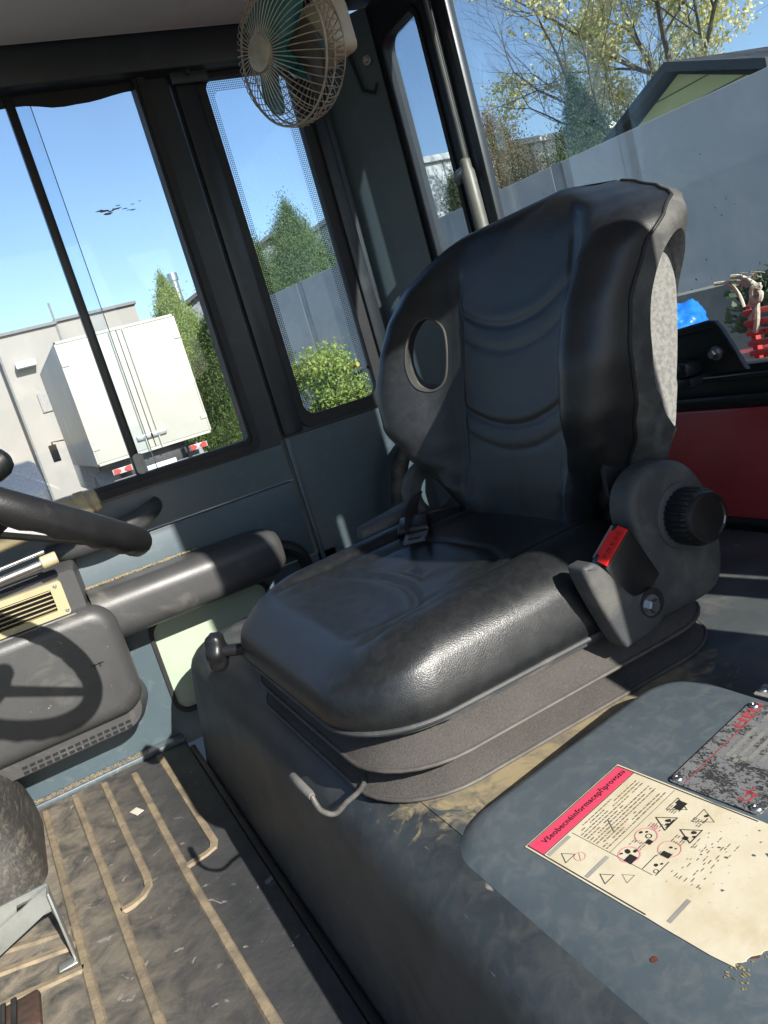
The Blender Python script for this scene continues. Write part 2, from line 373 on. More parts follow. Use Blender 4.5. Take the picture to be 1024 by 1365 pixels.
# rear wall: dark pillars, window bar, red lower panel
wr = NB(); box(wr, (.05, -1.085, -.1), (1.70, -1.045, .262), .0)
wallb = tag(finish('wall_rear', wr, paint_hood), kind='structure')
bm = NB(); box(bm, (.0, -1.06, .264), (1.60, -1.022, .456), .004)
finish('red_rear_panel', bm, red_paint, wallb)
bm = NB(); box(bm, (.0, -1.030, .258), (1.58, -1.012, .270), .004); finish('rear_panel_seal', bm, rubber, wallb)
bm = NB()
ring_plate(bm, MY, rrect(1.4395, .458, 1.640, 1.4235, .004), rrect(1.458, .829, 1.612, 1.341, .03), -1.055, -1.026)
finish('quarter_frame', bm, frame_dark, wallb)
bm = NB()
box(bm, (1.352, -1.042, .458), (1.4385, -1.022, 1.4235), .004)
tube(bm, [(1.395, -1.018, .56), (1.395, -1.018, 1.42)], .006, 8)
finish('rear_pillar', bm, frame_dark, wallb)
bm = NB()
box(bm, (.0, -1.055, .458), (1.350, -1.016, .5255), .006)
box(bm, (.0, -1.012, .470), (1.350, -1.000, .482), .004)
box(bm, (.0, -1.014, .505), (1.350, -1.003, .512), .002)
finish('rear_window_bar', bm, black, wallb)
bm = NB(); box(bm, (.022, -1.068, .5265), (.52, -1.022, 1.4235), .006); finish('rear_sun_block', bm, frame_dark, wallb)  # unseen block added to keep sun off the right side panel

# left-hand side of the cab (behind the camera): pillars that frame the door opening
wl = NB()
def pillar(bm, y0a, y1a, z0, y0b, y1b, z1, x0=-.03, x1=.02):
    loft(bm, [[Vector((x0, y0a, z0)), Vector((x1, y0a, z0)), Vector((x1, y1a, z0)), Vector((x0, y1a, z0))],
              [Vector((x0, y0b, z1)), Vector((x1, y0b, z1)), Vector((x1, y1b, z1)), Vector((x0, y1b, z1))]])
pillar(wl, -.665, -.840, .30, -.637, -.805, 1.10); pillar(wl, -.637, -.805, 1.10, -.610, -.690, 1.52)
pillar(wl, -1.012, -1.06, .0, -1.002, -1.05, 1.52); pillar(wl, -.940, -.992, .28, -.925, -.982, 1.52)  # unseen rear pair, widened and split to shade the side panel in stripes
box(wl, (-.03, -1.06, 1.375), (.02, -.70, 1.4995))
pillar(wl, .78, .90, -.05, .62, .74, 1.52)
box(wl, (-.03, -1.05, -.05), (.02, -.68, .30))
tag(finish('wall_left', wl, frame_dark), kind='structure')
# front wall of the cab with the dash below the windscreen
wf = NB(); box(wf, (-.03, .95, -.1), (1.80, 1.0, .55)); box(wf, (.15, .72, -.0), (1.70, .95, .50), .05, 3); box(wf, (-.03, .95, 1.36), (1.80, 1.0, 1.50))
for x_ in (-.03, 1.68): box(wf, (x_, .95, .551), (x_+.12, 1.0, 1.359))
tag(finish('wall_front', wf, frame_dark), kind='structure')

# ------------------------------------------------------------------ the sliding-window door
door = thing('cab_door', (1.75, -.30, .28), 'blue-grey cab door with black rubber framed sliding window at the left', 'door')
bm = NB()
ring_plate(bm, MX, rrect(-.568, .556, .60, 1.391, .006), rrect(-.508, .572, .50, 1.384, .012), 1.742, 1.782)
finish('door_leaf', bm, frame_dark, door)  # upper leaf coloured dark for its shade; the paint continues blue-grey below
bm = NB(); box(bm, (1.742, -.568, .4705), (1.782, .60, .5555)); finish('waist_panel', bm, paint, door)
bm = NB(); box(bm, (1.742, -.568, .284), (1.782, .60, .466), .004); finish('lower_panel', bm, paint, door)
bm = NB()
ring_plate(bm, MX, rrect(-.5075, .5725, .4995, 1.3835, .02), rrect(-.4935, .590, .485, 1.374, .012), 1.731, 1.770)
ring_plate(bm, MX, rrect(-.516, .563, .507, 1.3885, .022), rrect(-.500, .580, .492, 1.379, .014), 1.724, 1.7405)
finish('window_gasket', bm, rubber, door)
bm = NB(); box(bm, (1.738, -.2535, .590), (1.757, -.2355, 1.374), .003); finish('sash_bar', bm, black, door)
bm = NB(); prism(bm, MX, rrect(-.258, .590, -.238, .634, .006), 1.724, 1.7375, .003); finish('window_latch', bm, mat('latch_plastic', (.45, .43, .38), .5), door)
bm = NB(); box(bm, (1.760, -.4985, .586), (1.764, -.236, 1.380)); finish('pane', bm, glass_door, door, False)
bm = NB(); box(bm, (1.749, -.282, .590), (1.753, .49, 1.376)); finish('pane', bm, glass_door, door, False)
bm = NB(); box(bm, (1.7485, -.2835, .590), (1.7535, -.2822, 1.374)); finish('pane_edge', bm, mat('glass_edge', (.03, .07, .07), .3), door)
# torn dark sun strip along the top of the glass
top = [(-.4935+i*.0248, 0) for i in range(40)]
bm = NB()
poly = [(-.4935, 1.3740), (.485, 1.3740)]
low = []
for i in range(41):
    y = .485-i*(.9785/40)
    low.append((y, interp(y, [(-.5, 1.351), (-.45, 1.349), (-.39, 1.338), (-.33, 1.339), (-.25, 1.349), (-.1, 1.345), (.1, 1.350), (.5, 1.346)])+.0015*math.sin(y*61)))
prism(bm, MX, poly+low, 1.7455, 1.7468); finish('sun_strip', bm, mat('torn_film', (.006, .007, .008), .6), door, False)
# scraped-off sticker remains on the pane
bm = NB(); random.seed(3)
for k in range(11):
    cy_, cz_ = -.345-.085*k/10+random.uniform(-.004, .004), 1.133+random.uniform(-.006, .006)-.006*math.sin(k)
    r_ = random.uniform(.004, .010) if k < 5 else random.uniform(.002, .005)
    n_ = 9; P = [(cy_+r_*1.6*random.uniform(.5, 1.2)*math.cos(2*math.pi*i/n_), cz_+r_*.30*random.uniform(.3, 1.3)*math.sin(2*math.pi*i/n_)) for i in range(n_)]
    prism(bm, MX, P, 1.7585, 1.7595)
tag(finish('sticker_remains', bm, mat('sticker_residue', (.22, .20, .17), .8), door, False), kind='stuff')
bm = NB()      # top catch
cyl(bm, (1.741, -.345, 1.388), (1.728, -.345, 1.384), .008, n=12); cyl(bm, (1.731, -.345, 1.400), (1.731, -.345, 1.375), .005, n=10)
finish('top_catch', bm, black, door)
# long curved door handle
bm = NB()
P = catmull([(1.735, -.020, .496), (1.705, -.045, .492), (1.688, -.10, .494), (1.684, -.16, .500), (1.690, -.21, .507), (1.715, -.243, .515), (1.738, -.252, .519)], 6)
tube(bm, P, [.013+.006*math.sin(math.pi*i/(len(P)-1)) for i in range(len(P))], 10)
for v in bm.verts: v.co.z = .505+(v.co.z-.505)*1.15
finish('door_handle', bm, box_m, door)

# fixed narrow pane behind the door
win = thing('fixed_side_window', (1.75, -.747, .58), 'narrow fixed side pane with dotted black border right of the door', 'window')
bm = NB(); ring_plate(bm, MX, rrect(-.872, .572, -.622, 1.386, .04), rrect(-.846, .600, -.646, 1.358, .03), 1.741, 1.760); finish('window_gasket', bm, rubber, win)
bm = NB(); box(bm, (1.764, -.870, .572), (1.768, -.625, 1.384)); finish('pane', bm, glass_side, win, False)
def frit_band(name, M, rect, wdt, c, par, rr=.03):
    bm = NB(); a0, b0, a1, b1 = rect; o = rrect(a0, b0, a1, b1, rr, 8); i = rrect(a0+wdt, b0+wdt, a1-wdt, b1-wdt, max(rr-wdt*.6, .008), 8); n = len(o)
    uv = bm.loops.layers.uv.new('UVMap'); fs = []
    A = [bm.verts.new(M(x, y, c)) for x, y in o]; B = [bm.verts.new(M(x, y, c)) for x, y in i]
    q = o+i
    for k in range(n):
        j = (k+1) % n; f = bm.faces.new((A[k], A[j], B[j], B[k]))
        for l, s in zip(f.loops, (o[k], o[j], i[j], i[k])): l[uv].uv = s
    return finish(name, bm, frit, par, False, weld=False)
frit_band('dot_border', MX, (-.846, .600, -.646, 1.358), .022, 1.7632, win)
bm = NB(); random.seed(5)
for k in range(6): box(bm, (1.7625, -.808-.007*k, .655+.0016*k), (1.7631, -.8128-.007*k, .661+random.uniform(-.001, .002)+.0016*k))
for k in range(5): box(bm, (1.7625, -.812-.006*k, .642), (1.7631, -.8155-.006*k, .6435))
tag(finish('glass_mark', bm, mat('print_black', (.012, .012, .012), .6), win, False), kind='stuff')

# quarter pane in the rear corner
qw = thing('rear_quarter_window', (1.528, -1.02, .84), 'slim quarter pane with dotted border in the rear corner', 'window')
bm = NB(); box(bm, (1.456, -1.034, .828), (1.614, -1.031, 1.342)); finish('pane', bm, glass_side, qw, False)
frit_band('dot_border', MY, (1.459, .830, 1.611, 1.340), .016, -1.0305, qw, .028)
bm = NB(); ring_plate(bm, MY, rrect(1.449, .820, 1.621, 1.350, .036), rrect(1.461, .832, 1.609, 1.338, .026), -1.0255, -1.021); finish('window_gasket', bm, rubber, qw)

# big rear window
rw = thing('rear_window', (.70, -1.02, .53), 'large dusty rear pane behind the driver seat', 'window')
bm = NB(); box(bm, (.521, -1.038, .528), (1.3505, -1.034, 1.423)); finish('pane', bm, glass_rear, rw, False)
random.seed(9)
bm = NB()
for k in range(46):
    x_, z_ = random.uniform(.62, 1.0), random.uniform(.55, .86); r_ = random.uniform(.0006, .0019)
    prism(bm, MY, [(x_+r_*math.cos(t*1.05)*random.uniform(.6, 1.3), z_+r_*math.sin(t*1.05)*random.uniform(.6, 1.4)) for t in range(6)], -1.0335, -1.0330)
tag(finish('dirt_specks', bm, mat('dirt_speck', (.03, .03, .03), .8), rw, False), kind='stuff')
# gas strut at its hinge side
st = thing('gas_strut', (1.33, -1.0, .95), 'grey gas strut on the hinge side of the rear window', 'strut')
bm = NB(); tube(bm, [(1.425, -1.004, .985), (1.405, -.994, .990), (1.372, -.992, .992)], .011, 12); finish('pivot_arm', bm, galv, st)
bm = NB(); lathe(bm, (1.372, -.992, 1.005), (0, -.02, -1), [(-.008, .006), (-.004, .011), (.012, .011), (.02, .014), (.45, .014)], 16); finish('strut_body', bm, mat('strut_paint', (.16, .155, .13), .5, .2, dust=(.3, .27, .2), dscale=30), st)
bm = NB(); cyl(bm, (1.378, -.998, 1.015), (1.382, -1.0, 1.41), .005, n=10); finish('strut_rod', bm, mat('dark_rod', (.10, .10, .09), .45, .5), st)
# black bracket plate with bolts on the rear window bar
br = thing('bracket_plate', (.87, -1.0, .53), 'black bracket plate with bolts on the rear window bar', 'bracket')
bm = NB(); prism(bm, MY, [(1.20, .520), (1.20, .578), (.870, .603), (.856, .600), (.848, .588), (.815, .521)], -.999, -.990, .002); finish('plate', bm, black, br)
bm = NB(); tube(bm, [(.845, -.988, .586), (.826, -.988, .547)], .0022, 6); tube(bm, [(.86, -.988, .592), (.95, -.988, .588)], .0018, 6); finish('plate_rib', bm, black, br)
for x_, z_ in ((.862, .552),): bm = NB(); bolt(bm, (x_, -.990, z_), (0, 1, 0), .0075, .012); finish('bolt', bm, steel, br)
bm = NB(); box(bm, (.895, -.992, .525), (.96, -.955, .548), .006); box(bm, (.90, -.995, .505), (.93, -.965, .523), .005); finish('hinge_block', bm, frame_dark, br)
bm = NB(); lathe(bm, (.915, -.954, .540), (0, 1, 0), [(0, .011), (.008, .011), (.012, .006)], 14); finish('hinge_pin', bm, frame_dark, br)

# pale low pane in the door sill
lp = thing('low_side_pane', (1.76, -.29, .05), 'pale green low pane in the sill left of the seat base', 'window')
bm = NB(); prism(bm, MX, rrect(-.426, .0535, -.1515, .2705, .03), 1.757, 1.762); finish('pane', bm, mat('frosted_green_pane', (.35, .42, .32), .35, c2=(.31, .38, .29), scale=9, dust=(.25, .27, .20), dscale=22, dmix=(.6, .8), damt=.4), lp)
bm = NB(); ring_plate(bm, MX, rrect(-.434, .047, -.1445, .279, .036), rrect(-.424, .056, -.154, .268, .028), 1.744, 1.756); finish('pane_gasket', bm, rubber, lp)
# ================================================================== ENGINE HOOD, FENDER, FLOOR MAT
hood = thing('engine_hood', (.95, -.6, 0), 'dirty blue-grey engine cover that carries the driver seat', 'hood')
# hood body: front face leans back a little, every upper edge well rounded
def hood_ring(z, inset, r, x0=.10, x1=1.655, y0=-1.010, yf=-.150):
    P = rrect(x0+inset*.2, y0, x1-inset, yf-inset, r, 10); return P
bm = NB()
prof = [(-.004, 0), (.06, .010), (.13, .019), (.185, .026), (.205, .030), (.220, .036), (.232, .045), (.241, .056), (.247, .070), (.250, .088)]
rings = []
for z, i in prof:
    rings.append([Vector((x, y, z)) for x, y in rrect(.10, -1.012, 1.660-i, -.150-i, .10, 10)])
rv = loft(bm, rings, (False, False))
bm.faces.new(rv[-1])
for f in bm.faces: f.material_index = 0
body = finish('hood_body', bm, [paint_hood], hood, angle=60)
# worn top, bare of paint, round the seat
bm = NB(); P = [(x, y) for x, y in rrect(.10, -1.008, 1.565, -.250, .08, 10)]
prism(bm, lambda a, b, c: Vector((a, b, c)), P, .2485, .2512); finish('hood_top', bm, paint_dusty, hood)
# rubber strip along the foot of the hood
bm = NB(); box(bm, (.12, -.1490, .0), (1.66, -.138, .010), .002); finish('hood_seal', bm, rubber, hood)
# raised fender panel on the entry side
F0 = Vector((.35, -.26, .270)); FT = .10
def FZ(y): return .257+(-.26-y)*FT
fen = thing('side_fender', (.35, -.35, .25), 'blue-grey fender panel carrying the stickers beside the seat', 'fender')
bm = NB()
rings = []
for dz, i in ((-.30, -.004), (-.12, -.003), (-.075, .0), (-.045, .004), (-.026, .010), (-.013, .018), (-.005, .029), (-.001, .042), (0, .056)):
    rg = []
    for x, y in rrect(-.10, -.553+i*.25, .628-i*.42, -.203-i, .05, 10):
        rg.append(Vector((x, y, FZ(y)+dz)))
    rings.append(rg)
rv = loft(bm, rings, (False, True)); finish('fender_body', bm, paint_fender, fen, angle=60)
# sheet lying behind it
bm = NB(); prism(bm, lambda a, b, c: Vector((a, b, c)), rrect(-.1, -1.0, .44, -.600, .03, 5), .20, .262, .012); finish('rear_step', bm, paint_fender, fen)
bm = NB(); random.seed(21)     # rust spots and chipped yellow primer
for (x_, y_, r_) in ((.377, -.2653, .0028), (.336, -.300, .0022), (.332, -.310, .0032), (.340, -.315, .0018)):
    P = [(x_+r_*random.uniform(.7, 1.2)*math.cos(t*.6), y_+r_*random.uniform(.7, 1.2)*math.sin(t*.6)) for t in range(10)]
    fs = [bm.verts.new((a, b, FZ(b)+.0006)) for a, b in P]; bm.faces.new(fs)
tag(finish('rust_spot', bm, mat('rust', (.12, .03, .015), .85, c2=(.06, .02, .012), scale=200), fen, False), kind='stuff')
bm = NB()
for k in range(240):
    t = random.random(); x_ = .335-.016*random.random()**2+.004*math.sin(t*9)+.012*t; y_ = -.285-.14*t; r_ = random.uniform(.0002, .0009); a_ = random.uniform(0, 6)
    P = [(x_+r_*random.uniform(.5, 1.3)*math.cos(a_+i*.9)*1.8, y_+r_*random.uniform(.4, 1.2)*math.sin(a_+i*.9)) for i in range(7)]
    fs = [bm.verts.new((a, b, FZ(b)+.0005)) for a, b in P]; bm.faces.new(fs)
tag(finish('chipped_primer', bm, mat('yellow_primer', (.34, .26, .08), .85, c2=(.24, .19, .08), scale=90), fen, False), kind='stuff')

# ---- warning sticker
cs_, sn_ = math.cos(R(5)), math.sin(R(5))
def PFX(a, b, c):
    da, db = a-.536, b+.275; x_ = .536+da*cs_-db*sn_; y_ = -.275+da*sn_+db*cs_
    return Vector((x_, y_, FZ(y_)+c))
SX0, SX1, SY0, SY1 = .331, .536, -.3985, -.275          # low X = torn end, SY0 = rear side
stk = thing('warning_sticker', (.43, -.33, FZ(-.33)), 'torn cream safety sticker with pink heading on the fender', 'sticker')
random.seed(12)
def jag(n, f): return [f(i/n) for i in range(n+1)]
edge = []
for i in range(46):
    t = i/45; y = SY0+.004+(SY1-SY0-.006)*t
    x = SX0+.007*math.sin(t*7)+random.uniform(-.0022, .0022)+(.010*(1-t)**6)
    if random.random() < .10: x += .007
    edge.append((x, y))
outl = [(SX1, SY1), (SX1, SY0)]+[(SX1-(SX1-SX0-.03)*i/10+random.uniform(-.0003, .0003), SY0+(random.uniform(0, .0012) if i > 5 else 0)) for i in range(1, 11)]+edge+[(SX0+.02+(SX1-SX0-.02)*i/10, SY1+(random.uniform(-.0010, 0) if i < 6 else 0)) for i in range(0, 10)]
paper = mat('sticker_paper', (.60, .545, .41), .55, c2=(.54, .48, .335), scale=30, dust=(.40, .29, .14), dscale=26, dmix=(.53, .75), damt=.45, bump=.05, bscale=300)
ink = mat('print_ink', (.018, .017, .017), .6)
ink2 = mat('faded_ink', (.20, .175, .13), .7)
pink = mat('sticker_pink', (.72, .055, .12), .45, c2=(.66, .06, .12), scale=30)
pinkp = mat('faded_pink', (.72, .30, .34), .6)
greyp = mat('sticker_grey', (.33, .32, .29), .6)
def flat(name, polys, m, c, par, kind=None, M=PFX):
    bm = NB()
    for P in polys: bm.faces.new([bm.verts.new(M(a, b, c)) for a, b in P])
    for f in bm.faces:
        if f.normal.z < 0: f.normal_flip()
    o = finish(name, bm, m, par, False, weld=False)
    if kind: o['kind'] = kind
    return o
bm = NB(); prism(bm, PFX, outl, .0004, .0010); finish('sticker_sheet', bm, paper, stk, False)
def Rq(x0, y0, x1, y1): return [(x0, y0), (x1, y0), (x1, y1), (x0, y1)]
HX = .515
flat('pink_heading', [Rq(HX, SY0+.003, SX1-.0025, SY1-.002)], pink, .0013, stk)
fr_ = []
for (x0, y0, x1, y1) in ((SX0+.06, SY0+.0018, SX1-.0015, SY0+.0026), (SX1-.0022, SY0+.0018, SX1-.0015, SY1-.0015), (SX0+.075, SY1-.0024, SX1-.0015, SY1-.0015), (HX-.0012, SY0+.002, HX-.0005, SY1-.002)): fr_.append(Rq(x0, y0, x1, y1))
flat('border_line', fr_, ink, .0014, stk)
# heading text, reading rearwards (towards -Y)
def text_obj(name, s, size, m, par, mtx, bold=0.0, sx=1.0, ext=0):
    cu = bpy.data.curves.new(name, 'FONT'); cu.body = s; cu.size = size; cu.align_x = 'LEFT'; cu.offset = bold; cu.extrude = ext; cu.space_character = 1.06
    to = bpy.data.objects.new(name, cu); COL.objects.link(to)
    dg = bpy.context.evaluated_depsgraph_get(); dg.update()
    me = bpy.data.meshes.new_from_object(to.evaluated_get(dg)); bpy.data.objects.remove(to)
    off = world_loc(par)
    for v in me.vertices: v.co = (mtx @ Vector((v.co.x*sx, v.co.y, v.co.z)))-off
    me.materials.clear(); me.materials.append(m); me.name = name
    o = bpy.data.objects.new(name, me); COL.objects.link(o); o.parent = par; return o
def text_fit(name, s, a0, a1, base, size, m, par, f, bold=0.0):
    """text from a0 to a1 along the reading axis; f maps (along, up) to the world"""
    cu = bpy.data.curves.new(name, 'FONT'); cu.body = s; cu.size = size; cu.offset = bold; cu.space_character = 1.08
    to = bpy.data.objects.new(name, cu); COL.objects.link(to)
    bpy.context.view_layer.update(); dg = bpy.context.evaluated_depsgraph_get()
    me = bpy.data.meshes.new_from_object(to.evaluated_get(dg)); bpy.data.objects.remove(to)
    w_ = max(v.co.x for v in me.vertices); k = (a1-a0)/w_; off = world_loc(par)
    for v in me.vertices: v.co = f(a0+v.co.x*k, base+v.co.y)-off
    me.materials.clear(); me.materials.append(m); me.name = name
    o = bpy.data.objects.new(name, me); COL.objects.link(o); o.parent = par; return o
text_fit('heading_text', 'Všeobecnéinformacepřiprovozu', 0.010, .116, 0, .0092, ink, stk, lambda a, b: PFX(HX+.0065+b, SY1-.002-a, .0017), .0001)
# rows of fine print: runs of word-long strokes
random.seed(31); P = []; P2 = []
def words(x, y0, y1, h, lst, dens=.92):
    y = y0
    while y > y1:
        l = random.uniform(.0012, .0052)
        if random.random() < dens: lst.append(Rq(x, max(y-l, y1), x+h*random.uniform(.75, 1.1), y))
        y -= l+.0011
for k in range(11):
    x = HX-.0065-k*.0036
    words(x, SY1-.036-(0 if k else .01), SY0+.010+(.0 if k % 4 else .03), .0011, P2)
flat('fine_print', P2, ink2, .0014, stk, 'stuff')
P = []
for x in (HX-.047,): P.append(Rq(x, SY0+.004, x+.0004, SY1-.034))
P.append(Rq(HX-.090, SY1-.0345, HX-.004, SY1-.0340))
flat('rule_line', P, ink2, .0013, stk, 'stuff')
flat('grey_caption', [Rq(HX-.0068, SY1-.030, HX-.0028, SY1-.004), Rq(HX-.0500, SY1-.030, HX-.0462, SY1-.004), Rq(HX-.128, SY1-.030, HX-.1245, SY1-.006)], greyp, .0013, stk, 'stuff')
def tri(cx, cy, r, wd, ph=0):
    """outline triangle as three bars; apex towards +X (the top of the sheet)"""
    V = [(cx+r*math.cos(R(ph+120*i)), cy+r*math.sin(R(ph+120*i))) for i in range(3)]; V2 = [(cx+(r-wd*2)*math.cos(R(ph+120*i)), cy+(r-wd*2)*math.sin(R(ph+120*i))) for i in range(3)]
    return [[V[i], V[(i+1) % 3], V2[(i+1) % 3], V2[i]] for i in range(3)]
def ringp(cx, cy, r, wd, n=18):
    return [[(cx+q*math.cos(2*math.pi*j/n), cy+q*math.sin(2*math.pi*j/n)) for q, j in ((r, i), (r, i+1), (r-wd, i+1), (r-wd, i))] for i in range(n)]
def blob(cx, cy, r, n=8, f=1):
    r *= .72
    return [(cx+r*random.uniform(.55, 1.15)*math.cos(2*math.pi*i/n)*f, cy+r*random.uniform(.55, 1.15)*math.sin(2*math.pi*i/n)) for i in range(n)]
B_ = []; B2 = []; PK = []
B2 += tri(HX-.020, SY1-.0125, .0075, .0005); B2 += tri(HX-.062, SY1-.0135, .0072, .0005); B2 += tri(HX-.076, SY1-.0235, .0060, .0003)
PK += ringp(HX-.0285, SY1-.0190, .0052, .0006); PK.append([(HX-.032, SY1-.0165), (HX-.0315, SY1-.016), (HX-.0248, SY1-.0215), (HX-.0253, SY1-.0220)])
for (cx, cy, s) in ((HX-.0625, SY1-.044, 1.), (HX-.0605, SY1-.068, 1.), (HX-.064, SY1-.0925, 1.1), (HX-.060, SY1-.112, 1.05)):      # row of pictograms
    pass
# 1 crossed-out machine, 2 crossed-out figure, 3 triangle with machine, 4 framed truck
cx, cy = HX-.0615, SY1-.0440
PK += ringp(cx, cy, .0095, .0012, 22); B_ += [Rq(cx-.008, cy-.001, cx-.0005, cy+.008), blob(cx+.003, cy-.002, .004), blob(cx-.002, cy-.006, .003), blob(cx+.006, cy+.003, .002)]
cx, cy = HX-.0600, SY1-.0690
PK += ringp(cx, cy, .0098, .0010, 22); B_ += [blob(cx+.006, cy-.001, .0024), blob(cx+.002, cy-.004, .002), Rq(cx-.009, cy+.002, cx-.004, cy+.007)]; B2 += ringp(cx-.002, cy-.001, .0028, .0007, 12)
cx, cy = HX-.0640, SY1-.0915
B_ += tri(cx, cy, .0110, .0007); B_ += [blob(cx-.001, cy-.002, .0036), blob(cx-.003, cy+.002, .0026), Rq(cx-.0045, cy-.006, cx-.0037, cy+.006)]; PK += [blob(cx+.006, cy+.009, .0035), blob(cx+.002, cy+.011, .0028)]
cx, cy = HX-.0600, SY1-.1130
B_ += [Rq(cx-.006, cy-.0065, cx+.001, cy+.0040), Rq(cx+.001, cy-.0065, cx+.003, cy-.002)]; B2 += tri(cx, cy, .0105, .0005, 60)
cx, cy = HX-.0860, SY1-.0455
B2 += [Rq(cx-.0065, cy-.010, cx-.0060, cy+.008), Rq(cx+.006, cy-.010, cx+.0065, cy+.008)]; B_ += [blob(cx, cy-.001, .0025), blob(cx-.003, cy-.005, .0018)]; B2 += ringp(cx-.004, cy+.004, .0022, .0005, 10)
cx, cy = HX-.0855, SY1-.0640
PK += ringp(cx+.001, cy-.003, .0095, .0007, 20); B_ += [Rq(cx-.0045, cy+.001, cx+.0035, cy+.0062), blob(cx+.001, cy-.005, .0022), blob(cx-.003, cy-.006, .0014)]
cx, cy = HX-.0890, SY1-.0900
B_ += tri(cx, cy, .0108, .0007, 0); B_ += [blob(cx-.001, cy-.003, .0032), Rq(cx-.001, cy+.004, cx+.003, cy+.008), blob(cx-.004, cy+.001, .0020)]
cx, cy = HX-.0865, SY1-.1120
B2 += tri(cx, cy, .0105, .0004, 60); B_ += [blob(cx-.001, cy-.003, .0028), Rq(cx-.004, cy-.001, cx-.0034, cy+.006)]
sq_ = lambda L_: [[(a, SY1-(SY1-b)*.93) for a, b in P_] for P_ in L_]
B_ = sq_(B_); B2 = sq_(B2); PK = sq_(PK)
flat('pictogram_black', B_, ink, .0015, stk, 'stuff'); flat('pictogram_line', B2, ink, .0014, stk, 'stuff'); flat('pictogram_pink', PK, pinkp, .0013, stk, 'stuff')
P = []
for cy in (SY1-.053, SY1-.079, SY1-.103):
    for k in range(6): words(HX-.055-k*.0022, cy, cy-.009, .0007, P, .85)
for cy in (SY1-.055, SY1-.075, SY1-.100):
    for k in range(5): words(HX-.081-k*.0022, cy, cy-.009, .0007, P, .75)
for k in range(14): words(HX-.098-k*.0022, SY1-.045, SY1-.100, .0006, P, .28)
P = sq_(P)
flat('caption_print', P, ink2, .0014, stk, 'stuff')
random.seed(77); P = []                           # places where the print layer has flaked off to the paint
for (cx, cy, r, f) in ((HX-.152, SY0+.028, .0034, 2.6), (HX-.140, SY0+.034, .0016, 1.8), (HX-.158, SY0+.018, .0035, 3.2), (HX-.125, SY0+.046, .0018, 1.5), (HX-.115, SY0+.040, .0014, 1.6), (HX-.108, SY0+.053, .0012, 1), (HX-.098, SY0+.050, .0011, 1.4), (HX-.137, SY0+.020, .0010, 1), (HX-.130, SY0+.010, .0012, 1), (HX-.140, SY1-.050, .0016, 1.2)): P.append(blob(cx, cy, r, 9, f))
for k in range(26): P.append(blob(HX-.10-.07*random.random(), SY0+.01+.10*random.random(), random.uniform(.0002, .0006), 5, 1.3))
P.append([(HX-.020, SY0+.0615), (HX-.0205, SY0+.0609), (HX-.034, SY0+.0690), (HX-.0335, SY0+.0695)])
flat('worn_patch', P, mat('worn_paint', (.085, .11, .13), .5), .00135, stk, 'stuff')

# ---- riveted data plate
plate = thing('data_plate', (.43, -.46, FZ(-.46)), 'scratched metal data plate with red lettering riveted to the fender', 'data plate')
def plate_mat():
    m = bpy.data.materials.new('scratched_plate'); m.use_nodes = True; n = m.node_tree.nodes; L = m.node_tree.links; p = n['Principled BSDF']
    tc = n.new('ShaderNodeTexCoord'); mp = n.new('ShaderNodeMapping'); L.new(tc.outputs['Object'], mp.inputs[0]); mp.inputs['Scale'].default_value = (1, 1.7, 1)
    a = n.new('ShaderNodeTexNoise'); a.inputs['Scale'].default_value = 210; a.inputs['Detail'].default_value = 4; a.inputs['Distortion'].default_value = 1.4; L.new(mp.outputs[0], a.inputs['Vector'])
    b = n.new('ShaderNodeTexNoise'); b.inputs['Scale'].default_value = 32; L.new(mp.outputs[0], b.inputs['Vector'])
    s = n.new('ShaderNodeMath'); s.operation = 'MULTIPLY_ADD'; L.new(b.outputs[0], s.inputs[0]); s.inputs[1].default_value = .75; L.new(a.outputs[0], s.inputs[2])
    r = n.new('ShaderNodeMapRange'); r.inputs[1].default_value = .80; r.inputs[2].default_value = .89; L.new(s.outputs[0], r.inputs[0])
    x = n.new('ShaderNodeMix'); x.data_type = 'RGBA'; L.new(r.outputs[0], x.inputs[0]); x.inputs[6].default_value = (.045, .045, .045, 1); x.inputs[7].default_value = (.21, .215, .215, 1)
    L.new(x.outputs[2], p.inputs['Base Color']); p.inputs['Roughness'].default_value = .5; p.inputs['Metallic'].default_value = .25; return m
PX0, PX1, PY0, PY1 = .394, .481, -.531, -.402
bm = NB(); prism(bm, PFX, rrect(PX0, PY0, PX1, PY1, .004, 3), .0005, .0016); finish('plate_sheet', bm, plate_mat(), plate, False)
bare = mat('bare_plate_metal', (.27, .265, .24), .5, .2, c2=(.20, .20, .185), scale=150)
redi = mat('red_print', (.42, .035, .05), .5, c2=(.22, .08, .08), scale=160)
flat('red_rule', [Rq(PX1-.0155, PY0+.012, PX1-.0145, PY1-.004)], redi, .0019, plate)
P = []
for k, (y0, y1) in enumerate(((-.050, -.095), (-.046, -.098), (-.052, -.094), (-.055, -.090))):
    P.append(Rq(PX1-.028-k*.0095, PY1+y1, PX1-.0235-k*.0095, PY1+y0))
for k, (y0, y1) in enumerate(((-.105, -.140), (-.107, -.141), (-.109, -.139))): P.append(Rq(PX1-.028-k*.0095, PY1+y1, PX1-.0235-k*.0095, PY1+y0))
P.append(Rq(PX1-.044, PY1-.055, PX1-.0290, PY1-.0505))
flat('plate_field', P, bare, .0018, plate, 'stuff')
text_fit('plate_lettering', 'HELI', .088, .128, 0, .0125, redi, plate, lambda a, b: PFX(PX1-.0135+b, PY1-a, .0019), .0004)
P = ringp(PX0+.020, PY1-.014, .0065, .0018, 16)[2:13]+[blob(PX0+.020, PY1-.018, .003), Rq(PX0+.019, PY1-.026, PX0+.0205, PY1-.013), Rq(PX0+.012, PY1-.020, PX0+.028, PY1-.0188)]
flat('plate_emblem', P, redi, .0019, plate, 'stuff')
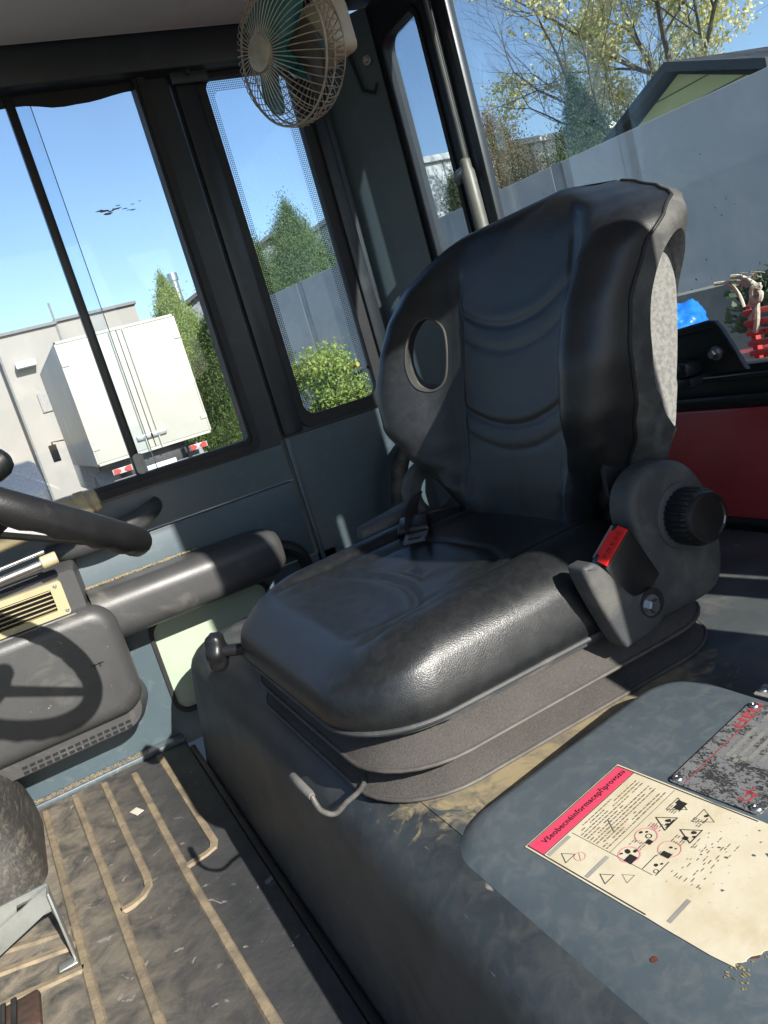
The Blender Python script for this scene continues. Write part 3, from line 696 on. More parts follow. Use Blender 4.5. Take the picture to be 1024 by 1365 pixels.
for x_, y_ in ((PX1-.006, PY0+.006), (PX1-.006, PY1-.006), (PX0+.006, PY1-.006), (PX0+.006, PY0+.006)):
    bm = NB(); lathe(bm, PFX(x_, y_, .0014), (0, 0, 1), [(0, .0046), (.001, .0044), (.0018, .0036), (.0022, .0015), (.0013, .001)], 16); finish('rivet', bm, steel, plate)
# corner of a second small plate further back
p2 = thing('small_plate', (.50, -.575, FZ(-.575)), 'small riveted plate at the rear edge of the fender', 'plate')
bm = NB(); prism(bm, PFX, rrect(.43, -.560, .486, -.541, .002, 3), .0005, .0016); finish('plate_sheet', bm, bare, p2, False)
bm = NB(); lathe(bm, PFX(.481, -.550, .0014), (0, 0, 1), [(0, .0046), (.001, .0044), (.0018, .0036), (.0022, .0015)], 16); finish('rivet', bm, steel, p2)

# ---- floor mat with raised ribs
fm = thing('floor_mat', (.95, .1, 0), 'black rubber floor mat with sand-filled ribs in front of the hood', 'mat')
bm = NB()
nx, ny = 90, 60
from mathutils import noise as mn
g = [[None]*(ny+1) for _ in range(nx+1)]
for i in range(nx+1):
    for j in range(ny+1):
        x = .06+1.655*i/nx; y = -.136+.92*j/ny
        z = .002+.0016*mn.noise(Vector((x*9, y*22, 0)))+.0008*mn.noise(Vector((x*40, y*40, 3)))
        g[i][j] = bm.verts.new((x, y, z))
for i in range(nx):
    for j in range(ny): bm.faces.new((g[i][j], g[i+1][j], g[i+1][j+1], g[i][j+1]))
finish('mat_sheet', bm, mat_rubber, fm, angle=180)
def rib(pts, wd=.007, h=.006):
    bm = NB(); P = [Vector((x, y, .0)) for x, y in pts]; rings = []
    for i, p in enumerate(P):
        d = (P[min(i+1, len(P)-1)]-P[max(i-1, 0)]).normalized(); s = Vector((-d.y, d.x, 0))
        rings.append([p-s*wd+Vector((0, 0, .001)), p-s*wd*.6+Vector((0, 0, h)), p+s*wd*.6+Vector((0, 0, h)), p+s*wd+Vector((0, 0, .001))])
    loft(bm, rings, (True, True)); return finish('rib', bm, rib_m, fm)
RIBS = []
RIBS = [
 [(1.690, .166), (.90, .126)],
 [(1.684, .105), (1.204, .079), (.80, .060)],
 [(1.690, .046), (1.40, .034), (1.262, .027), (1.232, .029), (1.214, .042), (1.207, .058), (1.206, .076)],
 [(1.668, -.015), (1.205, -.030), (.70, -.058)],
 [(1.700, -.075), (1.262, -.088), (1.243, -.082), (1.236, -.068), (1.232, -.034)],
 [(1.277, .60), (1.272, .253), (1.228, .150)], [(1.222, .60), (1.217, .253), (1.185, .146)], [(1.142, .60), (1.137, .234), (1.120, .140)],
]
for P in RIBS: rib(P, .0083)
bm = NB(); box(bm, (1.715, -.138, .0), (1.7485, .60, .012), .004); tag(finish('sill_strip', bm, paint_fender, fm))
bm = NB(); random.seed(4)     # sand gathered along the sill and the paper scrap
for k in range(900):
    y_ = random.uniform(-.06, .30); x_ = 1.733+random.uniform(-.012, .010); r_ = random.uniform(.0005, .0022)
    prism(bm, lambda a, b, c: Vector((a, b, c)), blob(x_, y_, r_, 6, 1.0), .0118, .0128)
tag(finish('sand', bm, sand, None, False), 'thin line of sand gathered along the door sill', 'sand', kind='stuff')
sp = NB(); prism(sp, lambda a, b, c: Vector((a, b, c)), [(1.510, .004), (1.503, .018), (1.478, .008), (1.485, -.006)], .005, .0062)
tag(finish('paper_scrap', sp, mat('scrap_paper', (.60, .57, .48), .8), None, False), 'small white paper scrap lying on the dusty floor mat', 'paper scrap')

# ================================================================== DRIVER SEAT
seat = thing('driver_seat', (.925, -.45, .25), 'black vinyl suspension seat with high backrest on the engine cover', 'seat')
SC = .925
# suspension skirt: two flared tiers
def tier(x0, x1, y0, y1, r, z): return [Vector((x, y, z)) for x, y in rrect(x0, y0, x1, y1, r, 8)]
rim_rub = mat('tier_rim_rubber', (.085, .078, .070), .6, c2=(.06, .056, .05), scale=60)
def skirt(name, zt, zb, i0, i1, dz):
    bm = NB(); rings = []
    N = 8
    for k in range(N+1):
        t = k/N; i = i0+(i1-i0)*(t**.8); z = zt+(zb-zt)*t
        rings.append(tier(.672+.04-i, 1.162-.04+i, -.700+.04-i, -.262-.0+i, .07+i*.6, z-.0))
    rings.append(tier(.672+.04-i1-.003, 1.162-.04+i1+.003, -.700+.04-i1-.003, -.262+i1+.003, .07+i1*.6, zb-.0025))
    rings.append(tier(.672+.04-i1, 1.162-.04+i1, -.700+.04-i1, -.262+i1, .07+i1*.6, zb-.005))
    rings.append(tier(.672+.06-i0, 1.162-.06+i0, -.700+.06-i0, -.282+i0, .07, zb-.004))
    loft(bm, rings, (True, True))
    s_ = finish(name, bm, bellow_m, seat)
    bm = NB(); tube(bm, tier(.672+.04-i1-.002, 1.162-.04+i1+.002, -.700+.04-i1-.002, -.262+i1+.002, .07+i1*.6, zb-.0022), .0024, 8, closed=True); finish('tier_rim', bm, rim_rub, s_)
    return s_
skirt('bellows_tier', .316, .2900, .012, .046, 0)
skirt('bellows_tier', .280, .2570, -.004, .048, 0)
bm = NB(); prism(bm, lambda a, b, c: Vector((a, b, c)), rrect(.71, -.62, 1.13, -.28, .06, 6), .250, .256); finish('bellows_base', bm, rubber, seat)
bm = NB(); prism(bm, lambda a, b, c: Vector((a, b, c)), rrect(.684, -.640, 1.156, -.222, .085, 8), .318, .3275, .003); finish('cushion_pan', bm, cover_m, seat)

# ---- cushion
CX0, CX1, CY0, CY1 = .676, 1.168, -.665, -.205
NT = 34
def cush_outline(t, ins):
    """superellipse-like plan, blunter at the back"""
    P = rrect(CX0+ins, CY0+ins, CX1-ins, CY1-ins, .105-ins*.4, NT//2)
    return P
def cush_h(x, y):
    s = x-SC
    h = .405+.012*sstep(-.30, -.5, y)
    h += .014*sstep(.12, .20, abs(s))*sstep(.0, .10, -.23-y)           # side bolsters
    h -= .010*math.exp(-((s/.16)**2+((y+.42)/.15)**2))                 # sat-in middle
    h -= .020*sstep(-.275, -.205, y)**1.5                                # front edge falls away
    # creases: long ones along both bolsters and arcs across
    for sx in (-.150, .150):
        e = s-sx*(1+.10*sstep(-.5, -.25, y))
        h -= .0042*math.exp(-(e/.0065)**2)*sstep(-.245, -.285, y)
        h += .0026*math.exp(-((abs(e)-.018)/.014)**2)*sstep(-.25, -.30, y)
    inside = sstep(.150, .120, abs(s))
    for ya, amp in ((-.395, .0026), (-.425, .0036), (-.52, .0030)):
        yc = ya+.10*(s/.15)**2*(.5)
        h -= amp*math.exp(-((y-yc)/.007)**2)*inside
        h += amp*.6*math.exp(-((y-yc-.018)/.014)**2)*inside
    return h
bm = NB(); rings = []
for z, ins in ((.327, .020), (.326, .010), (.330, .002), (.337, -.002), (.347, -.0035), (.357, -.003), (.367, .000)):
    rings.append([Vector((x, y, z)) for x, y in cush_outline(0, ins)])
base = cush_outline(0, .0); cxm, cym = SC, (CY0+CY1)/2
NR = 74
for k in range(1, NR+1):
    q = 1-k/NR
    rg = []
    for x, y in base:
        xx = cxm+(x-cxm)*q; yy = cym+(y-cym)*q
        d = (1-q)*.235                                    # distance from the rim
        e = min(d/.062, 1); fall = 1-math.sqrt(max(0, 1-(1-e)**2))
        H = cush_h(xx, yy); z = H-fall*(H-.367)
        if q < .004: z = cush_h(cxm, cym)
        rg.append(Vector((xx, yy, z)))
    rings.append(rg)
loft(bm, rings, (True, False)); bmesh.ops.remove_doubles(bm, verts=bm.verts, dist=1e-5)
finish('cushion', bm, leather, seat, angle=180)
bm = NB(); tube(bm, [Vector((x, y, .3285)) for x, y in cush_outline(0, .002)], .0035, 8, closed=True); finish('cushion_piping', bm, cover_m, seat)

# ---- backrest: solid loft, hand slots cut through both wings
W_T = [(.385, .150), (.42, .172), (.45, .195), (.49, .238), (.53, .268), (.57, .288), (.62, .298), (.67, .297), (.72, .302), (.76, .306), (.785, .297), (.803, .278), (.82, .245), (.838, .19)]
N_T = [(.74, 1), (.785, .965), (.803, .92), (.82, .87), (.838, .85)]
B_T = [(.385, .0), (.42, .012), (.47, .034), (.52, .068), (.57, .096), (.63, .104), (.68, .097), (.73, .079), (.77, .052), (.80, .028), (.835, .010)]
ZT = .836
def bk_center(z): return -.618-(z-.40)*.275-.010*math.sin((z-.4)/.42*math.pi)*-1
def bk_back(z): return bk_center(z)-.046-.012*math.sin(min(max((z-.4)/.4, 0), 1)*math.pi)
BC = SC+.010
WS_T = [(.385, .16), (.42, .205), (.45, .232), (.49, .252), (.53, .270), (.57, .280)]
SEAM = [(.385, -.632), (.45, -.640), (.514, -.636), (.544, -.627), (.622, -.622), (.676, -.638), (.727, -.669), (.767, -.715), (.786, -.742), (.832, -.775)]
def near_drop(x, w_, z): return .017*sstep(.35, 1.0, abs(x)/w_)*sstep(.72, .83, z)
def bk_section(z):
    w_ = interp(z, W_T)*.945; B = interp(z, B_T); yc = bk_center(z); yb = bk_back(z)
    T = 1.0
    if z > .775:
        e = min((z-.775)/(ZT-.775), 1); T = math.sqrt(max(0, 1-e*e))
    if z < .405:
        e = (.405-z)/.02; T = math.sqrt(max(0.02, 1-e*e))
    half = [(0, yc), (.30*w_, yc+.002), (.50*w_, yc+.004+.04*B), (.60*w_, yc+.006+.22*B), (.70*w_, yc+.006+.62*B), (.79*w_, yc+.004+.93*B), (.87*w_, yc+1.0*B), (.94*w_, yc+.93*B-.004), (.982*w_, .45*(yc+.93*B-.004)+.55*min(interp(z, SEAM), yc+.66*B-.012)+.006),
            (1.0*w_, min(interp(z, SEAM), yc+.66*B-.012))]
    seam = half[-1]
    ws = max(w_, interp(z, WS_T)) if z < .57 else w_
    rear = [(.5*w_+.5*ws, seam[1]*.6+yb*.4), (.985*ws, seam[1]*.25+yb*.75), (.94*ws, yb+.004), (.80*w_, yb-.002), (.45*w_, yb-.006), (0, yb-.008)]
    ym = yc*.22+yb*.78
    f = lambda P: [Vector((x, ym+(y-ym)*max(T, .02), z)) for x, y in P]
    A = catmull(f(half), 4); Bk = catmull(f([half[-1]]+rear), 4)
    right = A+Bk[1:]
    left = [Vector((-p.x*interp(z, N_T), p.y, p.z-near_drop(p.x, w_, z))) for p in right[::-1]][1:-1]
    return right+left, len(A)
zs = [.385, .388, .394, .402]+[.402+(.775-.402)*i/44 for i in range(1, 45)]+[.775+(ZT-.775)*math.sin(math.pi/2*i/12) for i in range(1, 13)]
def groove_y(s, z):
    """raised-panel creases of the centre pad, as an inward push"""
    g_ = 0
    pw = .118+.02*(z-.4)/.4
    for sx in (-pw, pw): g_ += .0024*math.exp(-((s-sx)/.006)**2)*sstep(.41, .45, z)*sstep(.79, .76, z)
    ins = sstep(pw+.004, pw-.012, abs(s))
    for zc, am in ((.508, .0010), (.543, .0019), (.648, .0012), (.682, .0018)):
        zz = zc+.030*(s/.12)**2
        g_ += am*math.exp(-((z-zz)/.0055)**2)*ins-am*.5*math.exp(-((z-zz-.014)/.010)**2)*ins
    return g_
bm = NB(); rings = []; nA = 0
for z in zs:
    P, nA = bk_section(z); rings.append([Vector((BC+p.x, p.y, p.z)) for p in P])
n_ = len(rings[0])
# refine the front: subdivide rows near the creases by pushing existing dense vertices
rv = loft(bm, rings, (True, True))
for f in bm.faces:
    idx = None
front_idx = set(range(0, nA))|set(range(n_-nA+1, n_))
vi = {}
for r_ in rv:
    for k, v in enumerate(r_): vi[v] = k
for f in bm.faces:
    ks = [vi[v] for v in f.verts]
    f.material_index = 0 if all(k in front_idx for k in ks) else 1
bmesh.ops.recalc_face_normals(bm, faces=bm.faces)
# extra density for the creases on the centre pad
es = [e for e in bm.edges if all(abs(v.co.x-BC) < .16 and vi.get(v, 99) in front_idx for v in e.verts)]
bmesh.ops.subdivide_edges(bm, edges=es, cuts=3, use_grid_fill=True, smooth=0)
for v in bm.verts:
    s = v.co.x-BC
    if abs(s) < .17 and v.co.y > bk_center(v.co.z)-.02 and .405 < v.co.z < .80: v.co.y -= groove_y(s, v.co.z)
me = bpy.data.meshes.new('backrest_solid'); bm.to_mesh(me); bm.free()
for m_ in (leather, shell, shell, shell): me.materials.append(m_)
solid = bpy.data.objects.new('backrest_solid', me); COL.objects.link(solid)
tree = BVHTree.FromObject(solid, bpy.context.evaluated_depsgraph_get())
# slot outline: a plane facing the slot's own axis
def slot(side):
    ax = Vector((.80*side, -.60, .0)).normalized()
    C0 = Vector((BC+side*.186, -.640, .668)); u = Vector((ax.y, -ax.x, 0))*(-1) ; v = Vector((0, 0, 1))
    O = [(-.045*1.0, .052), (-.058, .030), (-.050, -.012), (-.032, -.048), (.000, -.058), (.034, -.044), (.044, -.010), (.030, .030), (.004, .055), (-.022, .062)]
    if u.x*side < 0: u = -u
    O2 = catmull([Vector((a*.72, b*.95, 0)) for a, b in O], 5, True)
    return ax, [C0+u*p.x+v*p.y for p in O2]
def cutter(P, d0, d1, mi, widen=0):
    bm = NB(); c = sum(P, Vector())/len(P)
    loft(bm, [[p+d0 for p in P], [c+(p-c)*(1+widen)+d1 for p in P]])
    bmesh.ops.recalc_face_normals(bm, faces=bm.faces)
    for f in bm.faces: f.material_index = mi; f.smooth = True
    me = bpy.data.meshes.new('cut'); bm.to_mesh(me); bm.free()
    for m_ in (leather, shell, shell, shell): me.materials.append(m_)
    o = bpy.data.objects.new('cut', me); COL.objects.link(o); return o
cuts = []
axF, PF = slot(1)
cuts.append(cutter(PF, -axF*.12, axF*.25, 2))
# near wing: deep scoop in its outer side, open to the left
REC = [(-.720, .738), (-.688, .714), (-.664, .672), (-.650, .622), (-.652, .570), (-.668, .528), (-.688, .508), (-.704, .520), (-.716, .57), (-.727, .63), (-.740, .69), (-.738, .730)]
RP = catmull([Vector((0, a-.002, b)) for a, b in REC], 5, True)
rc = [Vector((BC-.345, p.y, p.z)) for p in RP]
cuts.append(cutter(rc, Vector((0, 0, 0)), Vector((.092, -.002, 0)), 3, -.06))
for c_ in cuts:
    md = solid.modifiers.new('b', 'BOOLEAN'); md.operation = 'DIFFERENCE'; md.object = c_; md.solver = 'EXACT'; md.material_mode = 'INDEX'
bpy.context.view_layer.update()
dg = bpy.context.evaluated_depsgraph_get(); ev = solid.evaluated_get(dg); me2 = bpy.data.meshes.new_from_object(ev)
for o in cuts+[solid]: bpy.data.objects.remove(o)
def by_mat(k):
    bm = NB(); bm.from_mesh(me2)
    bmesh.ops.delete(bm, geom=[f for f in bm.faces if f.material_index != k], context='FACES')
    for f in bm.faces: f.material_index = 0
    return bm
finish('back_cushion', by_mat(0), leather, seat, angle=50)
finish('back_shell', by_mat(1), shell, seat, angle=45)
finish('slot_lining', by_mat(2), shell, seat, angle=45)
finish('wing_recess', by_mat(3), shell_dust, seat, angle=45)
# piping along the seam and rim of the slot
seamL = []; seamR = []
for z in zs[3:-3]:
    P, nA = bk_section(z); p = P[nA-1]; seamR.append(Vector((BC+p.x+.0008, p.y, p.z))); seamL.append(Vector((BC-p.x*interp(z, N_T)-.0008, p.y, p.z-near_drop(1, 1, z))))
for S_ in (seamL, seamR):
    bm = NB(); tube(bm, S_, .0022, 8); finish('back_seam', bm, rubber, seat)
RP_ = []
for p in PF:
    h = tree.ray_cast(p-axF*.2, axF)
    if h[0]: RP_.append(h[0])
bm = NB(); tube(bm, RP_, .0024, 8, closed=True); finish('slot_rim', bm, mat('rim_plastic', (.032, .031, .029), .6), seat)

# ---- recliner cover on the near side with its knob
MXn = lambda a, b, c: Vector((c, a, b))
COV = [(-.553, .300), (-.575, .338), (-.592, .372), (-.590, .405), (-.588, .440), (-.598, .466), (-.622, .482), (-.655, .484), (-.690, .470), (-.712, .440), (-.722, .400), (-.722, .350), (-.712, .315), (-.690, .300), (-.640, .297)]
COV = [(a*.958-.008, .70-(.70-b)*.953) for a, b in COV]
def cover(name, x0, x1, flip=False):
    bm = NB(); P = [(p.x, p.y) for p in catmull([Vector((a, b, 0)) for a, b in COV], 4, True)]
    soft_plate(bm, MXn, P, x0, x1, .013, 6); return finish(name, bm, cover_m, seat, angle=50)
cover('recliner_cover', .652, .684)
bm = NB(); PL = [(-.512, .396), (-.522, .408), (-.535, .403), (-.560, .370), (-.575, .350), (-.602, .348), (-.612, .330), (-.605, .302), (-.556, .294), (-.540, .306)]
soft_plate(bm, MXn, [(p.x*.945, .70-(.70-p.y)*.945) for p in catmull([Vector((a, b, 0)) for a, b in PL], 4, True)], .640, .666, .005, 4); finish('buckle_shroud', bm, cover_m, seat, angle=50)
bm = NB(); lathe(bm, (.6395, -.563, .352), (-1, 0, 0), [(0, .017), (.0004, .017)], 20); finish('bolt_recess', bm, rubber, seat)
bm = NB(); bolt(bm, (.640, -.560, .3505), (-1, 0, 0), .0085, .007); finish('bolt', bm, steel, seat)
kn = NB(); KC = Vector((.650, -.645, .425)); N_ = 120; prof = [(.0, .0325), (.008, .0335), (.026, .0328), (.030, .0305)]
u_, v_ = Vector((0, 1, 0)), Vector((0, 0, 1)); rings = []
for h, r in prof:
    rg = []
    for k in range(N_):
        rr = r*(1.0 if k % 4 in (0, 1) else .945) if h < .0295 else r
        t = 2*math.pi*k/N_; rg.append(KC+Vector((-h, 0, 0))+(u_*math.cos(t)+v_*math.sin(t))*rr)
    rings.append(rg)
loft(kn, rings, (True, True)); knob = finish('recline_knob', kn, knob_m, seat, angle=25)
bm = NB(); lathe(bm, KC+Vector((-.030, 0, 0)), (-1, 0, 0), [(0, .0302), (.004, .0296), (.0062, .028), (.0066, .025), (.0050, .0235), (.0056, .016), (.006, .0)], 48); finish('knob_cap', bm, knob_m, knob)
bm = NB(); lathe(bm, KC+Vector((.004, 0, 0)), (-1, 0, 0), [(0, .040), (.003, .039), (.005, .036)], 40); finish('knob_collar', bm, cover_m, knob)
bm = NB(); prism(bm, MXn, [(-.6695, .418), (-.668, .420), (-.6635, .412), (-.665, .4105)], .6131, .6138); finish('knob_mark', bm, mat('mark_white', (.5, .5, .48), .5), knob)
# hinge bracket and bolt between cover and shell
bm = NB(); prism(bm, MXn, [(-.600, .46), (-.600, .520), (-.618, .545), (-.650, .545), (-.668, .52), (-.668, .46)], .712, .720, .002); finish('hinge_bracket', bm, rubber, seat)  # black material carries the deep shade on the bracket
bm = NB(); bolt(bm, (.712, -.622, .512), (-1, 0, 0), .0055, .008); finish('hinge_bolt', bm, steel, seat)
# belt buckle
bk = NB()
U = Vector((.0, -.020, .0135)).normalized()         # across the mouth (rearwards, up is forward-left below)
def quadloft(bm, A, Bq, bev=.002):
    a = [bm.verts.new(p) for p in A]; b = [bm.verts.new(p) for p in Bq]
    fs = [bm.faces.new(a[::-1]), bm.faces.new(b)]+[bm.faces.new((a[k], a[(k+1) % 4], b[(k+1) % 4], b[k])) for k in range(4)]
    bmesh.ops.bevel(bm, geom=list({e for f in fs for e in f.edges}), offset=bev, segments=2, profile=.5, affect='EDGES')
# top face corners: front-low / rear-high, outer (near) and inner
T0 = [Vector((.640, -.512, .412)), Vector((.640, -.556, .443)), Vector((.668, -.560, .447)), Vector((.668, -.516, .416))]
dn = Vector((0, -.030, -.066))
quadloft(bk, [p+dn*1.0+Vector((.002 if p.x < .65 else -.002, 0, 0)) for p in T0], T0, .003)
bko = finish('belt_buckle', bk, knob_m, seat, angle=30)
nrm = (T0[1]-T0[0]).cross(T0[3]-T0[0]).normalized(); nrm = nrm if nrm.z > 0 else -nrm
def onT(a, b, h): return T0[0]+(T0[1]-T0[0])*a+(T0[3]-T0[0])*b+nrm*h
bm = NB(); prism(bm, onT, [(.06, .03), (.94, .03), (.94, .55), (.80, .60), (.80, .80), (.20, .80), (.20, .60), (.06, .55)], .0002, .0026, 0); finish('release_button', bm, red_btn, bko, False)
bm = NB(); prism(bm, onT, [(.10, .84), (.90, .84), (.90, .97), (.10, .97)], .0002, .0012); finish('buckle_slot', bm, steel, bko, False)
text_fit('button_lettering', 'PRESS', .16, .84, .12, .30, mat('dark_red_print', (.25, .008, .008), .5), bko, lambda a, b: onT(a, 1-.0 if False else .10+b*.9, .0029), .0)
# belt tongue and retractor case on the far side
bm = NB()
quadloft(bm, [Vector((1.145, -.455, .416)), Vector((1.205, -.470, .408)), Vector((1.195, -.590, .418)), Vector((1.130, -.575, .426))], [Vector((1.150, -.458, .432)), Vector((1.200, -.472, .428)), Vector((1.190, -.585, .446)), Vector((1.138, -.572, .448))], .004)
ret = finish('belt_guide', bm, cover_m, seat, angle=30)
bm = NB(); P = catmull([Vector((1.165, -.58, .446)), Vector((1.14, -.565, .452)), Vector((1.10, -.535, .447)), Vector((1.075, -.515, .433)), Vector((1.06, -.505, .422))], 5)
loft(bm, [[p+Vector((.018, -.022, .000)), p+Vector((-.018, .022, 0)), p+Vector((-.018, .022, .003)), p+Vector((.018, -.022, .003))] for p in P]); finish('belt_webbing', bm, mat('belt_webbing', (.018, .018, .020), .8, bump=.5, bscale=500), seat, angle=30)
bm = NB(); quadloft(bm, [Vector((1.105, -.505, .424)), Vector((1.065, -.545, .424)), Vector((1.030, -.520, .420)), Vector((1.072, -.480, .420))], [Vector((1.100, -.508, .440)), Vector((1.068, -.541, .440)), Vector((1.034, -.518, .430)), Vector((1.068, -.485, .430))], .003); finish('tongue_cover', bm, knob_m, seat, angle=30)
bm = NB()
tc_ = Vector((1.020, -.490, .422)); a_ = Vector((-.028, .020, 0)); b_ = Vector((-.018, -.024, 0))
O = [tc_-a_*.3-b_*.6, tc_+a_-b_*.55, tc_+a_+b_*.55, tc_-a_*.3+b_*.6]; I = [tc_+a_*.15-b_*.35, tc_+a_*.75-b_*.33, tc_+a_*.75+b_*.33, tc_+a_*.15+b_*.35]
vo = [[bm.verts.new(p+Vector((0, 0, h))) for p in L_] for L_ in (O, I) for h in (0, .0035)]
for k in range(4):
    j = (k+1) % 4
    bm.faces.new((vo[1][k], vo[1][j], vo[3][j], vo[3][k])); bm.faces.new((vo[0][j], vo[0][k], vo[2][k], vo[2][j])); bm.faces.new((vo[0][k], vo[0][j], vo[1][j], vo[1][k])); bm.faces.new((vo[2][j], vo[2][k], vo[3][k], vo[3][j]))
finish('belt_tongue', bm, mat('shaded_tongue_steel', (.09, .09, .09), .45, .6), seat, False)  # dark colour holds the shade that falls on the tongue
# far side round trim behind the cushion
bm = NB(); lathe(bm, (1.165, -.62, .445), (1, 0, 0), [(0, .030), (.0, .052), (.006, .056), (.024, .056), (.030, .050)], 36, cap=False); finish('recliner_ring', bm, cover_m, seat)
# slide lever under the front of the skirt
bm = NB(); P = catmull([Vector((.80, -.250, .262)), Vector((.748, -.215, .262)), Vector((.726, -.187, .267)), Vector((.712, -.168, .270)), Vector((.709, -.156, .281)), Vector((.709, -.152, .292)), Vector((.711, -.151, .301))], 5)
tube(bm, P, .0028, 10); lev = finish('slide_lever', bm, mat('worn_lever_steel', (.16, .155, .145), .5, .4, c2=(.09, .085, .08), scale=60), seat)
bm = NB(); tube(bm, [Vector((.711, -.151, .300)), Vector((.716, -.1508, .3003)), Vector((.738, -.150, .3008)), Vector((.765, -.150, .3005)), Vector((.769, -.150, .3005))], [.0036, .0046, .0048, .0046, .0026], 12); finish('lever_grip', bm, mat('grey_grip', (.17, .165, .15), .7, bump=.2, bscale=200), lev)
# weight adjuster knob, front left
bm = NB(); KA = Vector((1.125, -.180, .346)); ax = Vector((.55, .80, .10)).normalized(); cyl(bm, KA-ax*.10, KA-ax*.005, .009, n=12)
v_ = Vector((0, 0, 1)); u_ = ax.cross(v_).normalized(); v_ = u_.cross(ax).normalized(); rings = []
for h, r in ((-.008, .55), (-.005, .88), (.0, 1.0), (.012, 1.0), (.016, .88), (.018, .6)):
    rings.append([KA+ax*h+u_*math.cos(2*math.pi*k/48)*.019*r*(1+.10*math.cos(6*2*math.pi*k/48))+v_*math.sin(2*math.pi*k/48)*.029*r*(1+.07*math.cos(6*2*math.pi*k/48)) for k in range(48)])
loft(bm, rings); finish('weight_knob', bm, knob_m, seat, angle=60)
# ================================================================== HEATER BOX, ARM REST, WHEEL, FAN
hb = thing('heater_box', (1.70, .06, .10), 'dark grey plastic heater housing under the window behind the steering wheel', 'heater')
def soft_box(y0, y1, z0, z1, xf, xb, r, edge, taper=0):
    """box standing against the wall: front face at xf, rounded front edges"""
    rings = []
    for k in range(7):
        t = k/6*math.pi/2; i = edge*(1-math.sin(t)); d = edge*(1-math.cos(t))
        rings.append((xf+d, i))
    rings = [(x, (edge-(edge-i)) if False else i) for x, i in rings]
    out = []
    # from the back to the front
    out.append([Vector((xb, a, b)) for a, b in rrect(y0-taper, z0-taper, y1+taper, z1+taper, r+taper, 8)])
    for k in range(7):
        t = k/6*math.pi/2
        x = xf+edge*(1-math.sin(t)); i = edge*(1-math.cos(t))
        out.append([Vector((x, a, b)) for a, b in rrect(y0+i, z0+i, y1-i, z1-i, max(r-i*.5, .01), 8)])
    bm = NB(); loft(bm, out, (True, True)); return bm
finish('lower_housing', soft_box(-.090, .75, .148, .385, 1.600, 1.745, .05, .030, .006), box_m, hb, angle=60)
bm = NB(); loft(bm, [[Vector((x, a, b)) for a, b in rrect(-.090+i, .100+i, .75, .20, .06, 8)] for x, i in ((1.7485, -.012), (1.735, -.012), (1.650, .004), (1.628, .014))], (True, True)); finish('grille_skirt', bm, box_m, hb, angle=60)
bm = NB()
for k in range(15):
    y = -.045+k*.0145; box(bm, (1.6285, y, .116), (1.640, y+.010, .1215)); box(bm, (1.6290, y, .126), (1.640, y+.010, .1315))
for v in bm.verts: v.co.x -= .0022
slot_dark = mat('slot_dark', (.006, .006, .006), .8)
tag(finish('grille_slot', bm, slot_dark, hb, False), kind='stuff')
bm = NB()
loft(bm, [[Vector((1.748, a, b)) for a, b in rrect(-.060, .35, .75, .474, .008, 4)], [Vector((1.650, a, b)) for a, b in rrect(-.050, .35, .75, .470, .008, 4)], [Vector((1.636, a, b)) for a, b in rrect(-.046, .36, .75, .462, .008, 4)]], (True, True)); finish('upper_housing', bm, box_m, hb, angle=30)
# air outlet with louvres
vent = tag(thing('air_vent', (1.63, .10, .40), None, None), None); vent.parent = None
bpy.data.objects.remove(vent)
bm = NB(); ring_plate(bm, MX, rrect(-.016, .384, .26, .452, .006), rrect(.006, .396, .26-.012, .440, .003), 1.618, 1.640); vf = finish('vent_frame', bm, vent_m, hb)
bm = NB(); box(bm, (1.632, .004, .394), (1.638, .252, .442)); finish('vent_back', bm, slot_dark, vf, False)
for k in range(5):
    bm = NB(); box(bm, (1.621, .0065, .4005+k*.0085), (1.632, .247, .4025+k*.0085), .0006)
    for v in bm.verts: v.co.z += (v.co.x-1.626)*-.35
    finish('louvre', bm, vent_m, vf)
for y_, z_ in ((-.004, .444), (-.010, .392)):
    bm = NB(); bolt(bm, (1.6175, y_, z_), (-1, 0, 0), .0028, .003, False); finish('vent_screw', bm, steel, vf)
bm = NB(); box(bm, (1.612, -.024, .374), (1.6355, .26, .3825), .003); finish('vent_lip', bm, box_m, vf)
bm = NB(); box(bm, (1.5985, -.030, .2660), (1.5998, -.0275, .2745)); box(bm, (1.5985, -.0365, .272), (1.5998, -.0235, .2745)); box(bm, (1.5985, -.020, .2660), (1.5998, -.0175, .2745)); box(bm, (1.5985, -.0235, .272), (1.5998, -.012, .2745)); finish('moulded_mark', bm, knob_m, hb, False)

ar = thing('arm_rest', (1.71, -.25, .30), 'rounded dark plastic arm rest moulding along the door behind the heater', 'arm rest')
out = []
for y, s in ((-.055, 1.0), (-.12, 1.0), (-.25, 1.0), (-.38, 1.0), (-.425, .97), (-.450, .88), (-.466, .70), (-.474, .35)):
    rg = []
    for a, b in rrect(1.640, .288, 1.760, .398, .040, 8):
        rg.append(Vector((1.7415+(a-1.760)*(.35+.65*s), y, .343+(b-.343)*s)))
    out.append(rg)
bm = NB(); loft(bm, out, (True, True)); finish('rest_body', bm, box_m, ar, angle=60)
bm = NB(); P = catmull([Vector((1.728, -.455, .335)), Vector((1.715, -.492, .330)), Vector((1.712, -.520, .305)), Vector((1.718, -.530, .265))], 6); tube(bm, P, .015, 10); finish('rest_pipe', bm, rubber, ar)
bm = NB(); random.seed(6)      # sand on top of the moulding
for k in range(700):
    y_ = random.uniform(-.30, -.05); x_ = 1.728+random.uniform(-.014, .012); r_ = random.uniform(.0005, .002)
    prism(bm, lambda a, b, c: Vector((a, b, c)), blob(x_, y_, r_, 6, .8), .3978, .3992)
tag(finish('sand', bm, sand, ar, False), kind='stuff')

